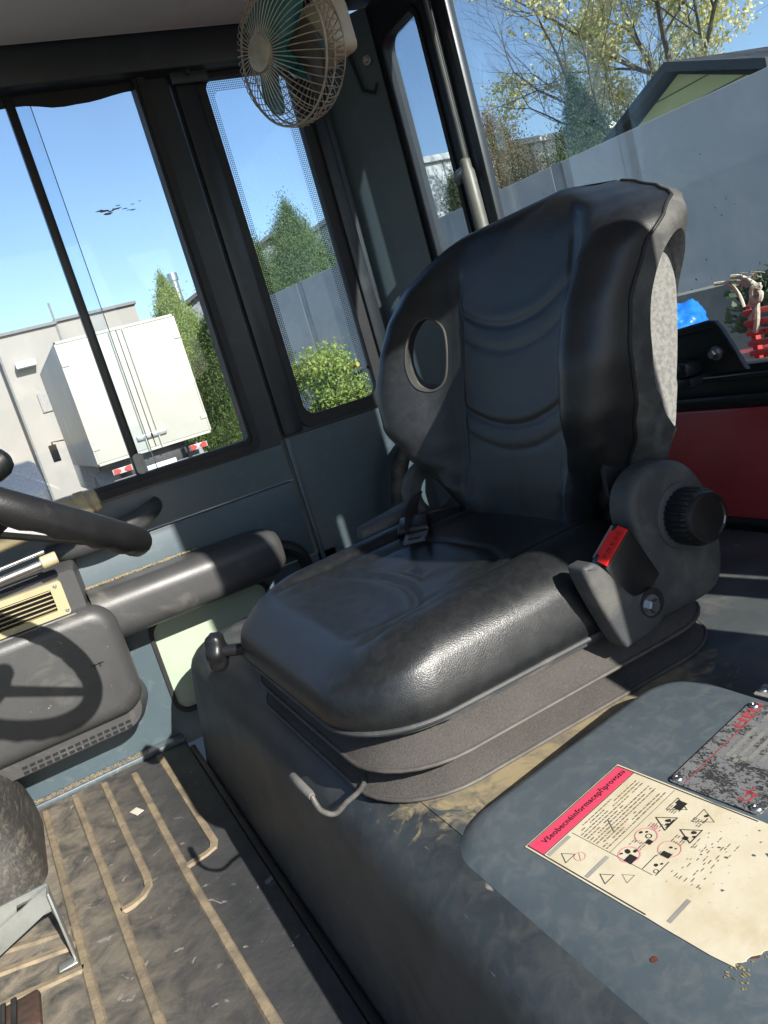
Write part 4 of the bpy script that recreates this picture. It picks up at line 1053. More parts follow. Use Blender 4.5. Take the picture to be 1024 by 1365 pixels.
# control levers in front of the window: stepped cream sleeve on bright rods
cl = thing('control_lever', (1.55, .05, .56), 'cream stepped plastic sleeve on bright rods behind the steering wheel', 'lever')
A0 = Vector((1.59, -.134, .580)); dA = (Vector((1.60, .06, .562))-A0).normalized()
bm = NB(); lathe(bm, A0, dA, [(0, .012), (.003, .021), (.013, .023), (.017, .020), (.024, .026), (.040, .0275), (.046, .022), (.054, .027), (.090, .028), (.115, .022), (.20, .022)], 24); finish('sleeve', bm, cream, cl)
for k, (dz, r_) in enumerate(((-.030, .004), (-.050, .008))):
    bm = NB(); cyl(bm, Vector((1.585, -.008+k*.004, .548+dz)), Vector((1.585, .60, .510+dz)), r_, n=14); finish('rod', bm, steel, cl)
bm = NB(); lathe(bm, (1.585, -.026, .500), (0, 1, -.06), [(0, .011), (.002, .0125), (.028, .0125), (.03, .010)], 18); finish('rod_end', bm, cream, cl)

# steering wheel
swh = thing('steering_wheel', (.92, .10, .68), 'black moulded steering wheel rim with spinner knob at the left edge', 'steering wheel')
wr_ = .19; n3 = Vector((.051, -.583, .811)).normalized(); WC = Vector((1.032, .044, .667)); e1 = Vector((1, 0, 0)); e1 = (e1-n3*e1.dot(n3)).normalized(); e2 = n3.cross(e1)
bm = NB(); P = [WC+e1*math.cos(2*math.pi*k/96)*wr_+e2*math.sin(2*math.pi*k/96)*wr_ for k in range(96)]; N_ = 96
rs = []
tube(bm, P, .0178, 16, closed=True)
for v in bm.verts:                       # finger grips on the underside of the rim
    d = v.co-WC; h = d.dot(n3); t = math.atan2(d.dot(e2), d.dot(e1))
    if h < -.010: v.co += n3*(-.0018*math.cos(t*26))*min(1, (-h-.010)/.006)
rim = finish('rim', bm, leather_w if 'leather_w' in globals() else mat('wheel_rubber', (.011, .011, .012), .40, c2=(.014, .014, .015), scale=30, bump=.15, bscale=420, dust=(.08, .075, .07), dscale=40, dmix=(.6, .85), damt=.3), swh, angle=180)
bm = NB(); lathe(bm, WC-n3*.05, n3, [(0, .032), (.03, .045), (.05, .040), (.056, .02)], 28); finish('hub', bm, knob_m, swh)
for t in (20, 160, 270):
    d = e1*math.cos(R(t))+e2*math.sin(R(t)); bm = NB(); cyl(bm, WC-n3*.03+d*.03, WC-n3*.004+d*(wr_-.008), .010, .008, 10); finish('spoke', bm, knob_m, swh)
bm = NB(); cyl(bm, WC-n3*.05, Vector((.965, .62, .02)), .03, n=20); finish('column', bm, rubber, swh)
bm = NB(); tube(bm, [(1.01, .20, .600), (.975, .075, .668), (.960, .030, .690)], .006, 10); sk_ = finish('column_stalk', bm, knob_m, swh)
bm = NB(); d_ = Vector((-.010, -.05, .017)).normalized(); lathe(bm, Vector((.960, .030, .690)), d_, [(-.012, .008), (-.006, .012), (.004, .0165), (.018, .018), (.030, .0165), (.038, .011), (.0405, .004)], 22); finish('stalk_knob', bm, knob_m, sk_)

# gear-lever style boot and the bracket of the column, at the left edge
bt = thing('column_boot', (1.50, .32, 0), 'scuffed black plastic boot on the floor beside the left edge', 'boot')
rings = []
for k in range(9):
    t = k/8*math.pi/2; z = .02+.15*math.sin(t); i = .11*(1-math.cos(t))**1.2
    rings.append([Vector((x, y, z)) for x, y in rrect(1.375+i, .172+i, 1.715-i*.4, .62-i, .07, 8)])
rings = [[Vector((p.x, p.y, 0.004)) for p in rings[0]]]+rings
bm = NB(); loft(bm, rings, (True, True)); finish('boot_cover', bm, mat('scuffed_black', (.035, .034, .032), .6, c2=(.06, .057, .050), scale=30, stretch=(1, 6, 6), bump=.4, bscale=90, dust=(.20, .18, .14), dscale=18, dmix=(.5, .75), damt=.6), bt, angle=60)
cb = thing('column_bracket', (1.15, .20, 0), 'galvanised steel bracket with diagonal brace standing on the floor mat', 'bracket')
bm = NB(); box(bm, (1.132, .1455, .006), (1.150, .172, .010), .002); finish('foot', bm, galv, cb)
bm = NB(); box(bm, (1.140, .1465, .007), (1.166, .1500, .118), .001); finish('upright', bm, galv, cb)
bm = NB(); ring_plate(bm, lambda a, b, c: Vector((1.168+c, a, b)), [(.148, .078), (.148, .120), (.60, .120), (.60, .078)], [(.162, .095), (.172, .110), (.192, .110), (.197, .095)], 0, .003); finish('top_plate', bm, galv, cb)
bm = NB(); prism(bm, lambda a, b, c: Vector((1.160+c, a, b)), [(.150, .118), (.150, .088), (.34, -.0+.02), (.34, .055)], 0, .003); finish('brace', bm, galv, cb)
pd = thing('foot_pedal', (1.02, .24, 0), 'dark brown ribbed foot pedal at the lower left corner', 'pedal')
bm = NB(); box(bm, (1.03, .195, .012), (1.10, .40, .024), .004); finish('pedal_plate', bm, mat('rusty_plate', (.07, .035, .022), .85, c2=(.03, .022, .018), scale=60, bump=.4), pd)
bm = NB()
for k in range(9): box(bm, (1.032, .222+k*.014, .0245), (1.098, .230+k*.014, .030), .002)
finish('pedal_rib', bm, rubber, pd)

# ---- small cab fan hung from the roof in the rear corner
fan = thing('cab_fan', (1.30, -.70, 1.25), 'small wire-caged fan with teal blades hung under the roof', 'fan')
FD = Vector((-.268, .904, -.028)).normalized()
FC = Vector((1.30, -.632, 1.214)); fr_r = .110
fu, fv = perp(FD)
def fp(r, t, h): return FC+FD*h+(fu*math.cos(t)+fv*math.sin(t))*r
bm = NB(); tube(bm, [fp(fr_r, 2*math.pi*k/72, 0) for k in range(72)], .0022, 8, closed=True); tube(bm, [fp(fr_r*.985, 2*math.pi*k/72, -.020) for k in range(72)], .0016, 8, closed=True); finish('cage_rim', bm, wire_m, fan)
NW = 52
bm = NB()
for k in range(NW):
    t = 2*math.pi*k/NW
    P = catmull([fp(.024, t, .048), fp(.040, t, .044), fp(.070, t, .036), fp(.095, t, .021), fp(.1075, t, .004), fp(.1125, t, -.012), fp(.1125, t, -.024)], 2)
    tube(bm, P, .00085, 5)
tag(finish('front_wires', bm, wire_m, fan), kind='stuff')
bm = NB()
for k in range(40):
    t = 2*math.pi*(k+.3)/40
    P = [fp(.110, t, -.020), fp(.104, t, -.045), fp(.085, t, -.066), fp(.045, t, -.074)]
    tube(bm, P, .0009, 4)
for r_, h_ in ((.085, -.066), (.1025, -.048)): tube(bm, [fp(r_, 2*math.pi*k/48, h_) for k in range(48)], .001, 5, closed=True)
tag(finish('rear_wires', bm, wire_m, fan), kind='stuff')
bm = NB(); lathe(bm, fp(0, 0, .044), FD, [(0, .028), (.004, .0285), (.008, .0265), (.0095, .020), (.010, .0)], 40); finish('hub_cap', bm, mat('hub_grey', (.36, .33, .25), .4, .2, c2=(.28, .26, .20), scale=60), fan)
bm = NB(); lathe(bm, fp(0, 0, -.075), FD, [(0, .032), (.01, .038), (.04, .038), (.05, .030)], 28); finish('motor', bm, teal, fan)
for b_ in range(3):
    bm = NB(); t0 = 2*math.pi*b_/3+.5; g = []
    for i in range(9):
        r_ = .020+.078*i/8; row = []
        for j in range(9):
            s_ = j/8-.5; wd = 1.75*(1-.30*abs(i/8-.6)); t = t0+s_*wd*(.75+.25*i/8)
            row.append(bm.verts.new(fp(r_*(1-.10*(2*s_)**2*(i/8)), t, -.008+.036*s_)))
        g.append(row)
    for i in range(8):
        for j in range(8): bm.faces.new((g[i][j], g[i+1][j], g[i+1][j+1], g[i][j+1]))
    o = finish('blade', bm, teal if b_ != 1 else mat('blade_brown', (.06, .045, .03), .4), fan); md = o.modifiers.new('s', 'SOLIDIFY'); md.thickness = .0015
bm = NB(); lathe(bm, fp(0, 0, -.02), FD, [(0, .022), (.03, .022), (.034, .015)], 24); finish('blade_hub', bm, teal, fan)
# cream switch housing and clamp behind the cage
HB = FC-FD*.100+Vector((.0, -.0, .030)); 
hm = Matrix.Translation(HB) @ FD.to_track_quat('Y', 'Z').to_matrix().to_4x4()
bm = NB(); box(bm, (-.050, -.040, -.044), (.050, .030, .046), .014, 3, hm); hs = finish('switch_housing', bm, fan_cream, fan)
bm = NB(); box(bm, (-.006, .030, -.008), (.012, .034, .008), .001, 1, hm); finish('switch', bm, knob_m, hs)
bm = NB(); tube(bm, [hm @ Vector((0, -.03, .03)), hm @ Vector((.01, -.05, .12)), Vector((1.36, -.79, 1.41)), Vector((1.36, -.80, 1.47))], .012, 10); finish('mount_arm', bm, fan_cream, fan)
bm = NB(); box(bm, (-.030, -.020, -.046), (-.018, .010, -.030), .003, 2, hm); finish('clamp_lug', bm, fan_cream, hs)
bm = NB(); tube(bm, catmull([hm @ Vector((-.02, .01, -.03)), hm @ Vector((-.03, .045, -.05)), hm @ Vector((0.0, .05, -.03)), hm @ Vector((.02, .045, -.045))], 5), .0022, 6); finish('fan_cord', bm, rubber, fan)

# hose and trim between seat and side panel
hz = thing('drain_hose', (1.66, -.83, .26), 'black hose with pale clamp rising behind the seat', 'hose')
bm = NB(); P = catmull([Vector((1.665, -.775, .252)), Vector((1.668, -.780, .33)), Vector((1.668, -.800, .40)), Vector((1.665, -.83, .455)), Vector((1.655, -.88, .50)), Vector((1.65, -.93, .52))], 8); tube(bm, P, .020, 14); finish('hose_tube', bm, mat('dusty_hose', (.022, .023, .020), .6, dust=(.17, .17, .12), dscale=25, dmix=(.4, .7), damt=.6), hz)
bm = NB(); d = (P[27]-P[25]).normalized(); lathe(bm, P[26]-d*.007, d, [(0, .0215), (.001, .024), (.013, .024), (.014, .0215)], 20); finish('hose_clamp', bm, galv, hz)
pn = thing('corner_trim', (1.6, -.93, .26), 'dusty olive trim board low behind the seat', 'trim')
bm = NB(); box(bm, (1.50, -.96, .252), (1.735, -.945, .47), .006); finish('trim_board', bm, mat('olive_trim', (.16, .16, .11), .7, c2=(.11, .11, .08), scale=12, dust=(.3, .28, .2), dscale=14), pn)
# ================================================================== OUTSIDE
def extr(bm, M, poly, c0, c1): prism(bm, M, poly, c0, c1)
white_t = mat('white_truck_panel', (.42, .405, .35), .5, c2=(.385, .37, .315), scale=1.2, dust=(.33, .30, .25), dscale=3, dmix=(.5, .8), damt=.4)
tyre_m = mat('tyre', (.02, .02, .02), .8)
dark_m = mat('chassis_dark', (.03, .03, .03), .6)
lamp_red = mat('red_lamp_lens', (.45, .045, .035), .35)
truck = thing('box_truck', (17, -2.35, GZ), 'white box truck parked with its rear doors facing the cab', 'truck')
TY0, TY1, TZ0, TZ1, TX0, TX1 = -3.385, -1.345, .140, 2.285, 14.0, 19.2
bm = NB(); box(bm, (TX0+.05, TY0, TZ0), (TX1, TY1, TZ1), .02); finish('cargo_box', bm, white_t, truck)
for y0, y1 in ((TY0+.03, -2.372), (-2.358, TY1-.03)):
    bm = NB(); box(bm, (TX0, y0, TZ0+.05), (TX0+.045, y1, TZ1-.05), .008); d_ = finish('rear_door', bm, white_t, truck)
    s_ = 1 if y1 > -2 else -1; c_ = y1-.10 if s_ < 0 else y0+.12
    bm = NB(); cyl(bm, (TX0-.03, c_, TZ0+.0), (TX0-.03, c_, TZ1-.05), .016, n=8); finish('lock_rod', bm, white_t, d_)
    bm = NB(); box(bm, (TX0-.05, c_-.14, .36), (TX0-.012, c_+.14, .44), .006); box(bm, (TX0-.055, c_-.10, .40), (TX0-.05, c_+.02, .425)); finish('door_latch', bm, galv, d_)
    for z_ in (.45, 1.9):
        bm = NB(); yy = y1-.03 if s_ > 0 else y0+.03; box(bm, (TX0-.02, yy-.06, z_-.04), (TX0+.01, yy+.06, z_+.04), .008); finish('hinge', bm, white_t, d_)
bm = NB()
for y in (TY0, TY1-.03): box(bm, (TX0-.004, y, TZ0), (TX0+.04, y+.03, TZ1), .004)
box(bm, (TX0-.004, TY0, TZ0), (TX0+.04, TY1, TZ0+.045), .004); box(bm, (TX0-.004, TY0, TZ1-.045), (TX0+.04, TY1, TZ1), .004)
finish('rear_frame', bm, white_t, truck)
bm = NB(); box(bm, (TX0+.2, -2.9, -.30), (TX1+1.6, -1.85, TZ0-.02), .02); finish('chassis', bm, dark_m, truck)
bm = NB(); box(bm, (TX0-.02, -3.2, -.28), (TX0+.06, -1.5, -.16), .02); finish('bumper', bm, mat('bumper_grey', (.25, .25, .25), .5), truck)
bm = NB(); box(bm, (TX0-.035, -2.62, -.20), (TX0-.022, -2.10, -.09), .004); finish('number_plate', bm, mat('plate_white', (.7, .7, .68), .4), truck)
for yc in (-1.70, -3.06):
    bm = NB(); box(bm, (TX0-.03, yc-.17, -.075), (TX0+.02, yc+.17, .025), .01); lo = finish('tail_lamp', bm, mat('lamp_grey', (.4, .38, .36), .5), truck)
    for s_ in (-1, 1):
        bm = NB(); prism(bm, MY.__class__ and (lambda a, b, c: Vector((c, a, b))), [(yc+s_*.03, -.035), (yc+s_*.03, -.008), (yc+s_*.075, .02), (yc+s_*.15, .02), (yc+s_*.15, -.066), (yc+s_*.075, -.066)], TX0-.045, TX0-.031); finish('lens', bm, lamp_red, lo, False)
for y in (-1.55, -3.15):
    for x_ in (15.4,):
        bm = NB(); lathe(bm, (x_, y-.15, GZ+.42), (0, 1, 0), [(0, .30), (.02, .40), (.06, .42), (.24, .42), (.28, .40), (.30, .30)], 28); wl_ = finish('wheel', bm, tyre_m, truck)
        bm = NB(); lathe(bm, (x_, y+.02, GZ+.42), (0, 1, 0), [(.0, .22), (.135, .23), (.14, .08)], 20); finish('rim', bm, galv, wl_)
    bm = NB()
    rg = []
    for k in range(13):
        t = R(10+160*k/12); rg.append([Vector((15.4+math.cos(t)*r, yy, GZ+.42+math.sin(t)*r)) for r, yy in ((.50, y-.2), (.53, y-.2), (.53, y+.2), (.50, y+.2))])
    loft(bm, rg); finish('mudguard', bm, mat('mudguard_grey', (.30, .30, .31), .5), truck)
bm = NB(); prism(bm, lambda a, b, c: Vector((a, c, b)), [(19.3, -.5), (19.3, 1.45), (19.75, 1.5), (20.7, .75), (20.95, -.5)], -3.25, -1.45, .06); finish('truck_cab', bm, mat('cab_white', (.6, .6, .57), .35), truck)
bm = NB(); prism(bm, lambda a, b, c: Vector((a, c, b)), [(19.35, 1.52), (19.35, 2.2), (19.7, 2.12), (20.2, 1.55)], -3.1, -1.55, .05); finish('wind_deflector', bm, mat('deflector_grey', (.40, .41, .43), .5), truck)
bm = NB(); tube(bm, [(20.5, -1.45, .75), (20.5, -1.15, .78), (20.5, -1.12, .3)], .02, 6); box(bm, (20.45, -1.22, .3), (20.53, -1.04, .72), .02); finish('mirror', bm, dark_m, truck)
# roller sunshade boxes on the truck side: none

# white industrial building behind the truck
wb = thing('white_building', (32, 4, GZ), 'pale flat-roofed industrial building behind the white truck', 'building')
bw = mat('pale_render', (.31, .285, .255), .8, c2=(.275, .255, .225), scale=.5, dust=(.4, .36, .31), dscale=.8)
bwt = mat('cornice_grey', (.16, .16, .16), .6)
bm = NB(); box(bm, (27, -2.85, GZ), (45, -1.0, 4.28)); finish('wall', bm, bw, wb, False)
bm = NB(); box(bm, (27.4, -.95, GZ), (46, 22, 4.42)); finish('wall', bm, bw, wb, False)
bm = NB(); box(bm, (27.2, -5.45, GZ), (42, -2.9, 4.36)); finish('wall', bm, bw, wb, False)
for (y0, y1, x, z) in ((-2.9, -.95, 26.95, 4.28), (-.95, 22, 27.35, 4.42), (-5.5, -2.85, 27.15, 4.36)):
    bm = NB(); box(bm, (x-.06, y0, z), (x+1.5, y1, z+.09)); finish('roof_edge', bm, bwt, wb, False)
for y in (-1.0, -2.9):
    bm = NB(); box(bm, (26.96, y, GZ), (27.04, y+.06, 4.95)); finish('downpipe', bm, bwt, wb, False)
bm = NB(); box(bm, (26.93, -2.2, 1.75), (27.02, -1.6, 2.35)); finish('vent_grille', bm, mat('vent_grey', (.30, .28, .26), .7), wb, False)
for k in range(2):
    bm = NB(); box(bm, (26.90, 3.6+k*3, 1.2), (27.62, 5.2+k*3, 2.4), .02); wn = finish('window', bm, mat('win_frame', (.6, .6, .6), .5), wb)
    bm = NB(); box(bm, (26.88, 3.7+k*3, 1.3), (26.897, 5.1+k*3, 2.3)); finish('pane', bm, mat('dark_glass', (.05, .07, .09), .1), wn, False)
bm = NB(); box(bm, (26.6, -1.9, 3.2), (26.98, -1.3, 3.4), .03); finish('wall_lamp', bm, mat('lamp_white', (.8, .8, .8), .4), wb)
# dark car shape standing for an unclear grey mass left of the truck
car = thing('car_shape', (17.5, .35, GZ), 'dark grey car-shaped mass left of the white truck', 'car')
cm = mat('car_grey', (.11, .12, .14), .3, coat=.5)
bm = NB(); prism(bm, lambda a, b, c: Vector((a, c, b)), [(16.0, -.55), (15.95, -.1), (16.1, .02), (16.9, .10), (17.5, .52), (18.9, .55), (19.6, .12), (20.2, .05), (20.3, -.55)], -.55, 1.2, .12, 3); finish('body', bm, cm, car)
bm = NB(); prism(bm, lambda a, b, c: Vector((a, c, b)), [(16.95, .12), (17.5, .47), (18.85, .49), (19.4, .14)], -.47, 1.215, .03); finish('windows', bm, mat('car_glass', (.02, .025, .03), .08), car)
for x_ in (16.8, 19.4):
    for y_ in (-.58, 1.02):
        bm = NB(); lathe(bm, (x_, y_, GZ+.32), (0, 1, 0), [(0, .2), (.02, .31), (.18, .31), (.2, .2)], 22); finish('wheel', bm, tyre_m, car)

# grey gabled building with a flue behind the conifers
gb = thing('grey_gable_house', (30, -12, GZ), 'grey gabled house partly hidden right of the truck', 'house')
bm = NB(); prism(bm, lambda a, b, c: Vector((c, a, b)), [(-15, GZ), (-15, 3.9), (-11, 5.6), (-7.0, 3.9), (-7.0, GZ)], 28, 36); finish('wall', bm, mat('grey_render', (.20, .21, .23), .8), gb, False)
bm = NB()
for s_ in (-1, 1): prism(bm, lambda a, b, c: Vector((c, a, b)), [(-11, 5.75), (-11, 5.62), (-11+s_*4.4, 3.74), (-11+s_*4.4, 3.87)], 27.6, 36.4)
finish('roof', bm, mat('dark_roof', (.05, .05, .055), .7), gb, False)
fl = thing('flue_pipe', (26, -6.65, GZ), 'bright steel flue pipe beside the grey gable', 'flue')
bm = NB(); cyl(bm, (26, -6.65, GZ), (26, -6.65, 4.7), .13, n=14); cyl(bm, (26, -6.65, 4.62), (26, -6.65, 4.85), .17, n=14); finish('pipe', bm, steel, fl)

# ---- long grey concrete-panel fence, runs behind the machine
FA = Vector((12.5, -3.07, 0)); fd = Vector((-6.335, -1.565, 0)).normalized(); fnrm = Vector((-fd.y, fd.x, 0)); fnrm = fnrm if fnrm.y > 0 else -fnrm
fence = thing('panel_fence', (6, -4.7, GZ), 'tall grey concrete panel fence behind the machine', 'fence')
fm_ = mat('fence_concrete', (.30, .325, .34), .8, c2=(.26, .285, .30), scale=1.6, bump=.1, bscale=60, dust=(.46, .47, .46), dscale=1.6, dmix=(.42, .7), damt=.55, chips=((.16, .17, .18), 3.0, .70))
fp_ = mat('fence_post', (.26, .28, .29), .8, c2=(.18, .2, .22), scale=2)
def FM(t, z, c): return FA+fd*t+fnrm*c+Vector((0, 0, z))
PN = 1.975
for k in range(9):
    t0 = 3.35-PN+k*PN
    bm = NB(); prism(bm, FM, [(t0+.055, GZ+.02), (t0+PN-.055, GZ+.02), (t0+PN-.055, 1.75), (t0+.055, 1.75)], -.03, .03, .002, 1); finish('panel', bm, fm_, fence, False)
    bm = NB(); prism(bm, FM, [(t0-.052, GZ), (t0+.052, GZ), (t0+.052, 1.752), (t0-.052, 1.752)], -.05, .0285, .001, 1); finish('post', bm, fp_, fence, False)
rl = NB(); tube(rl, [FM(3.6, .62, .9), FM(5.1, .62, .9)], .025, 8); tag(finish('yellow_rail', rl, mat('yellow_rail_paint', (.45, .36, .08), .5)), 'dull yellow rail standing low in front of the fence', 'rail')

# ---- foliage builders
import numpy as np
def leaves(name, pts, size, m, par, rng, up=.25, aspect=.55):
    """one mesh of many small bent leaf cards at the given points"""
    n = len(pts); V = np.zeros((n*4, 3)); F = np.arange(n*4).reshape(n, 4)
    d = rng.normal(size=(n, 3)); d[:, 2] += up; d /= np.linalg.norm(d, axis=1)[:, None]
    e = rng.normal(size=(n, 3)); e -= d*np.sum(d*e, 1)[:, None]; e /= np.linalg.norm(e, axis=1)[:, None]
    s = size*rng.uniform(.55, 1.35, n)[:, None]
    V[0::4] = pts; V[1::4] = pts+d*s*.5+e*s*aspect*.5; V[2::4] = pts+d*s; V[3::4] = pts+d*s*.5-e*s*aspect*.5
    off = np.array(world_loc(par)) if par else 0
    me = bpy.data.meshes.new(name); me.vertices.add(n*4); me.vertices.foreach_set('co', (V-off).ravel())
    me.loops.add(n*4); me.loops.foreach_set('vertex_index', F.ravel()); me.polygons.add(n)
    me.polygons.foreach_set('loop_start', np.arange(n)*4); me.polygons.foreach_set('loop_total', np.full(n, 4)); me.update(); me.validate()
    me.materials.append(m); o = bpy.data.objects.new(name, me); COL.objects.link(o)
    if par: o.parent = par
    return o
def conifer(x, y, h, r, label, m, seed, n=5200, leaf=.22, shape=1.0, z0=GZ, group=None, name='conifer_tree', blunt=.12):
    rng = np.random.default_rng(seed)
    t = thing(name, (x, y, z0), label, 'tree', group)
    bm = NB(); tube(bm, [(x, y, z0), (x+.05, y, z0+h*.5), (x, y, z0+h*.93)], [r*.09+.04, r*.06+.03, .01], 8); finish('trunk', bm, bark, t)
    nb = 420; hb_ = rng.uniform(0.04, 1, nb)**.9; an = rng.uniform(0, 2*np.pi, nb)
    P = []
    for hh, a in zip(hb_, an):
        R_ = r*((1-hh)**shape+blunt*(1-hh**4))*(.55+.6*min(1, hh/.14))*rng.uniform(.82, 1.06); k = int(n/nb)
        c = np.array([x+R_*.66*np.cos(a), y+R_*.66*np.sin(a), z0+h*(hh*.95)])
        q = rng.normal(size=(k, 3))*np.array([R_*.20+.03, R_*.20+.03, h*.032]); P.append(c+q)
    P = np.concatenate(P); leaves('crown', P, leaf, m, t, rng, up=1.3, aspect=.4); return t
bark = mat('bark', (.085, .065, .05), .9, c2=(.05, .04, .032), scale=8, bump=.6, bscale=40)
g_dark = leaf_mat('dark_conifer_green', (.045, .095, .028), (.10, .16, .045), 1.6)
g_mid = leaf_mat('conifer_green', (.060, .118, .028), (.135, .195, .048), 1.4)
g_mid2 = leaf_mat('bushy_green', (.075, .13, .03), (.17, .23, .055), 2.5)
g_yel = leaf_mat('yellow_green_leaf', (.15, .235, .035), (.29, .36, .075), 5)
g_bronze = leaf_mat('bronze_conifer', (.25, .15, .095), (.14, .16, .06), 1.3)
g_buds = leaf_mat('pale_buds', (.80, .74, .44), (.58, .58, .22), 1.2)
def at(px_dir, t): return None
conifer(15.0, -6.42, 4.95, 1.30, 'tall upright cypress beyond the fence, right of a shorter one', g_mid, 11, 108000, 0.040, .72, group='cypresses beyond the fence', blunt=.30)
conifer(15.2, -5.22, 5.0, 1.20, 'shorter cypress at left edge of the narrow side pane', g_mid, 12, 108000, 0.040, .72, group='cypresses beyond the fence', blunt=.30)
conifer(9.45, -9.0, 4.60, 2.1, 'pointed dark green conifer above the middle of the fence', g_dark, 13, 108000, 0.035, .95, blunt=.06)
conifer(11.60, -9.05, 4.95, 1.25, 'bronze-tinted rounded conifer beside the rear window strut', g_bronze, 14, 90000, 0.037, .45, blunt=.35)
conifer(12.0, -8.35, 4.15, .55, 'slim dark conifer seen through the slim quarter pane', g_dark, 15, 72000, 0.035, .6, blunt=.35)
conifer(12.5, -8.05, 3.25, .6, 'low round conifer at left of the slim quarter pane', g_mid, 16, 63000, 0.035, .4, blunt=.45)
conifer(20.5, -4.95, 4.95, 1.35, 'loose yellow-green conifer standing behind the white truck', g_yel, 17, 81000, 0.060, .85)
conifer(17.0, -4.85, 3.35, 1.05, 'bushy conifer at the right rear of the white truck', g_mid2, 18, 72000, 0.051, .6, blunt=.3)
# light-green shrub against the fence
rng = np.random.default_rng(5)
sh = thing('golden_shrub', (7.6, -3.22, GZ), 'bright yellow-green shrub in front of the fence', 'shrub')
bm = NB()
for k in range(9):
    a = k*.7; tube(bm, [(7.60, -3.22, GZ), (7.60+.22*math.cos(a), -3.22+.15*math.sin(a), GZ+.8), (7.60+.28*math.cos(a), -3.22+.22*math.sin(a), GZ+1.5)], [.03, .02, .008], 6)
finish('stem', bm, bark, sh)
P = []
for k in range(80):
    c = np.array([7.60, -3.22, GZ+.86])+rng.uniform(-1, 1, 3)*np.array([.30, .28, .84]); P.append(c+rng.normal(size=(320, 3))*.085)
leaves('foliage', np.concatenate(P), .045, g_yel, sh, rng, .4)

# bare spring tree with buds, behind the fence
def bare_tree(x, y, h, label, seed, spread=1.0, buds=2600, cl=.30, budm=None, lean=(0, 0), nhub=34):
    rnd = random.Random(seed); rng = np.random.default_rng(seed)
    t = thing('budding_tree', (x, y, GZ), label, 'tree', 'budding trees beyond the fence')
    bm = NB(); tips = []
    def grow(p, d, L, r, lv):
        P = [p]; q = p.copy(); dd = d.copy(); S_ = 4
        for i in range(S_):
            dd = (dd+Vector((rnd.uniform(-.16, .16), rnd.uniform(-.16, .16), rnd.uniform(-.03, .13)))).normalized(); q = q+dd*L/S_; P.append(q)
        tube(bm, P, [r*(1-.45*i/S_) for i in range(S_+1)], 6 if lv < 2 else 4, caps=False)
        if lv >= 2:
            for a in P[1:]: tips.append(a)
        if lv >= 5: return
        for i in range(1, S_+1):
            nb = (1 if i < S_ else 2) if lv else (2 if i >= 2 else 0)
            for _ in range(nb):
                a = rnd.uniform(0, 6.283); u, v = perp(dd); nd = (dd*.75+(u*math.cos(a)+v*math.sin(a))*spread*rnd.uniform(.5, .95)+Vector((0, 0, .12))).normalized()
                grow(P[i], nd, L*rnd.uniform(.50, .70), r*.50*(1.1-.08*i), lv+1)
    grow(Vector((x, y, GZ)), Vector((lean[0], lean[1], 1)).normalized(), h*.52, h*.014, 0)
    finish('trunk', bm, mat('pale_bark', (.17, .15, .12), .9, c2=(.11, .095, .075), scale=6), t, weld=False)
    T = np.array([tuple(p) for p in tips]); hub = T[rng.choice(len(T), nhub)]
    dist = np.min(np.linalg.norm(T[:, None, :]-hub[None], axis=2), axis=1); T2 = T[dist < cl*2.0]
    idx = rng.choice(len(T2), buds); leaves('crown', T2[idx]+rng.normal(size=(buds, 3))*cl*.30, .075, budm or g_buds, t, rng, .5, .8)
    return t
bare_tree(11.2, -13.2, 9.6, 'spreading bare tree with pale yellow buds behind the pointed conifer', 41, .95, 26000, .30)
bare_tree(7.2, -13.4, 10.0, 'bare grey tree above the olive gable roof', 43, .9, 2600, .22)
bare_tree(4.6, -12.2, 8.4, 'bare tree with pale blossom at the right edge of the rear window', 47, .9, 8000, .26)

# low white hall beyond the fence
hall = thing('white_hall', (15, -14, GZ), 'low white metal-clad hall seen between the conifers', 'building')
bm = NB(); box(bm, (15, -26, GZ), (24, -9.3, 4.15)); box(bm, (14.9, -26.1, 4.155), (24.1, -9.2, 4.28)); finish('wall', bm, mat('white_cladding', (.78, .80, .78), .5, c2=(.56, .60, .58), scale=1), hall, False)
bm = NB()
for k in range(40): box(bm, (14.965, -25.9+k*.4, GZ), (14.998, -25.86+k*.4, 4.14))
finish('cladding_seam', bm, mat('seam_grey', (.45, .48, .47), .6), hall, False)
# olive shed with a dark overhanging gable roof
shed = thing('olive_shed', (7.2, -9.5, GZ), 'olive-yellow shed with dark overhanging gable roof behind the fence', 'shed')
MS = lambda a, b, c: Vector((a, c, b))
ow = mat('olive_cladding', (.62, .61, .26), .7, c2=(.55, .54, .22), scale=1.5)
bm = NB(); prism(bm, MS, [(6.22, GZ), (6.22, 2.40), (7.22, 2.83), (8.22, 2.40), (8.22, GZ)], -8.55, -12.5); finish('wall', bm, ow, shed, False)
bm = NB()
for z_ in (2.25, 2.45, 2.65): box(bm, (6.24+(z_-2.4)*2.2*(z_ > 2.4), -8.548, z_), (8.20-(z_-2.4)*2.2*(z_ > 2.4), -8.542, z_+.012))
finish('cladding_joint', bm, mat('joint_dark', (.10, .10, .06), .8), shed, False)
bm = NB()
for s_ in (-1, 1): prism(bm, MS, [(7.22, 2.99), (7.22, 2.88), (7.22+s_*1.28, 2.37), (7.22+s_*1.28, 2.48)], -8.35, -12.7)
finish('roof', bm, mat('shed_roof_dark', (.035, .038, .042), .7), shed, False)

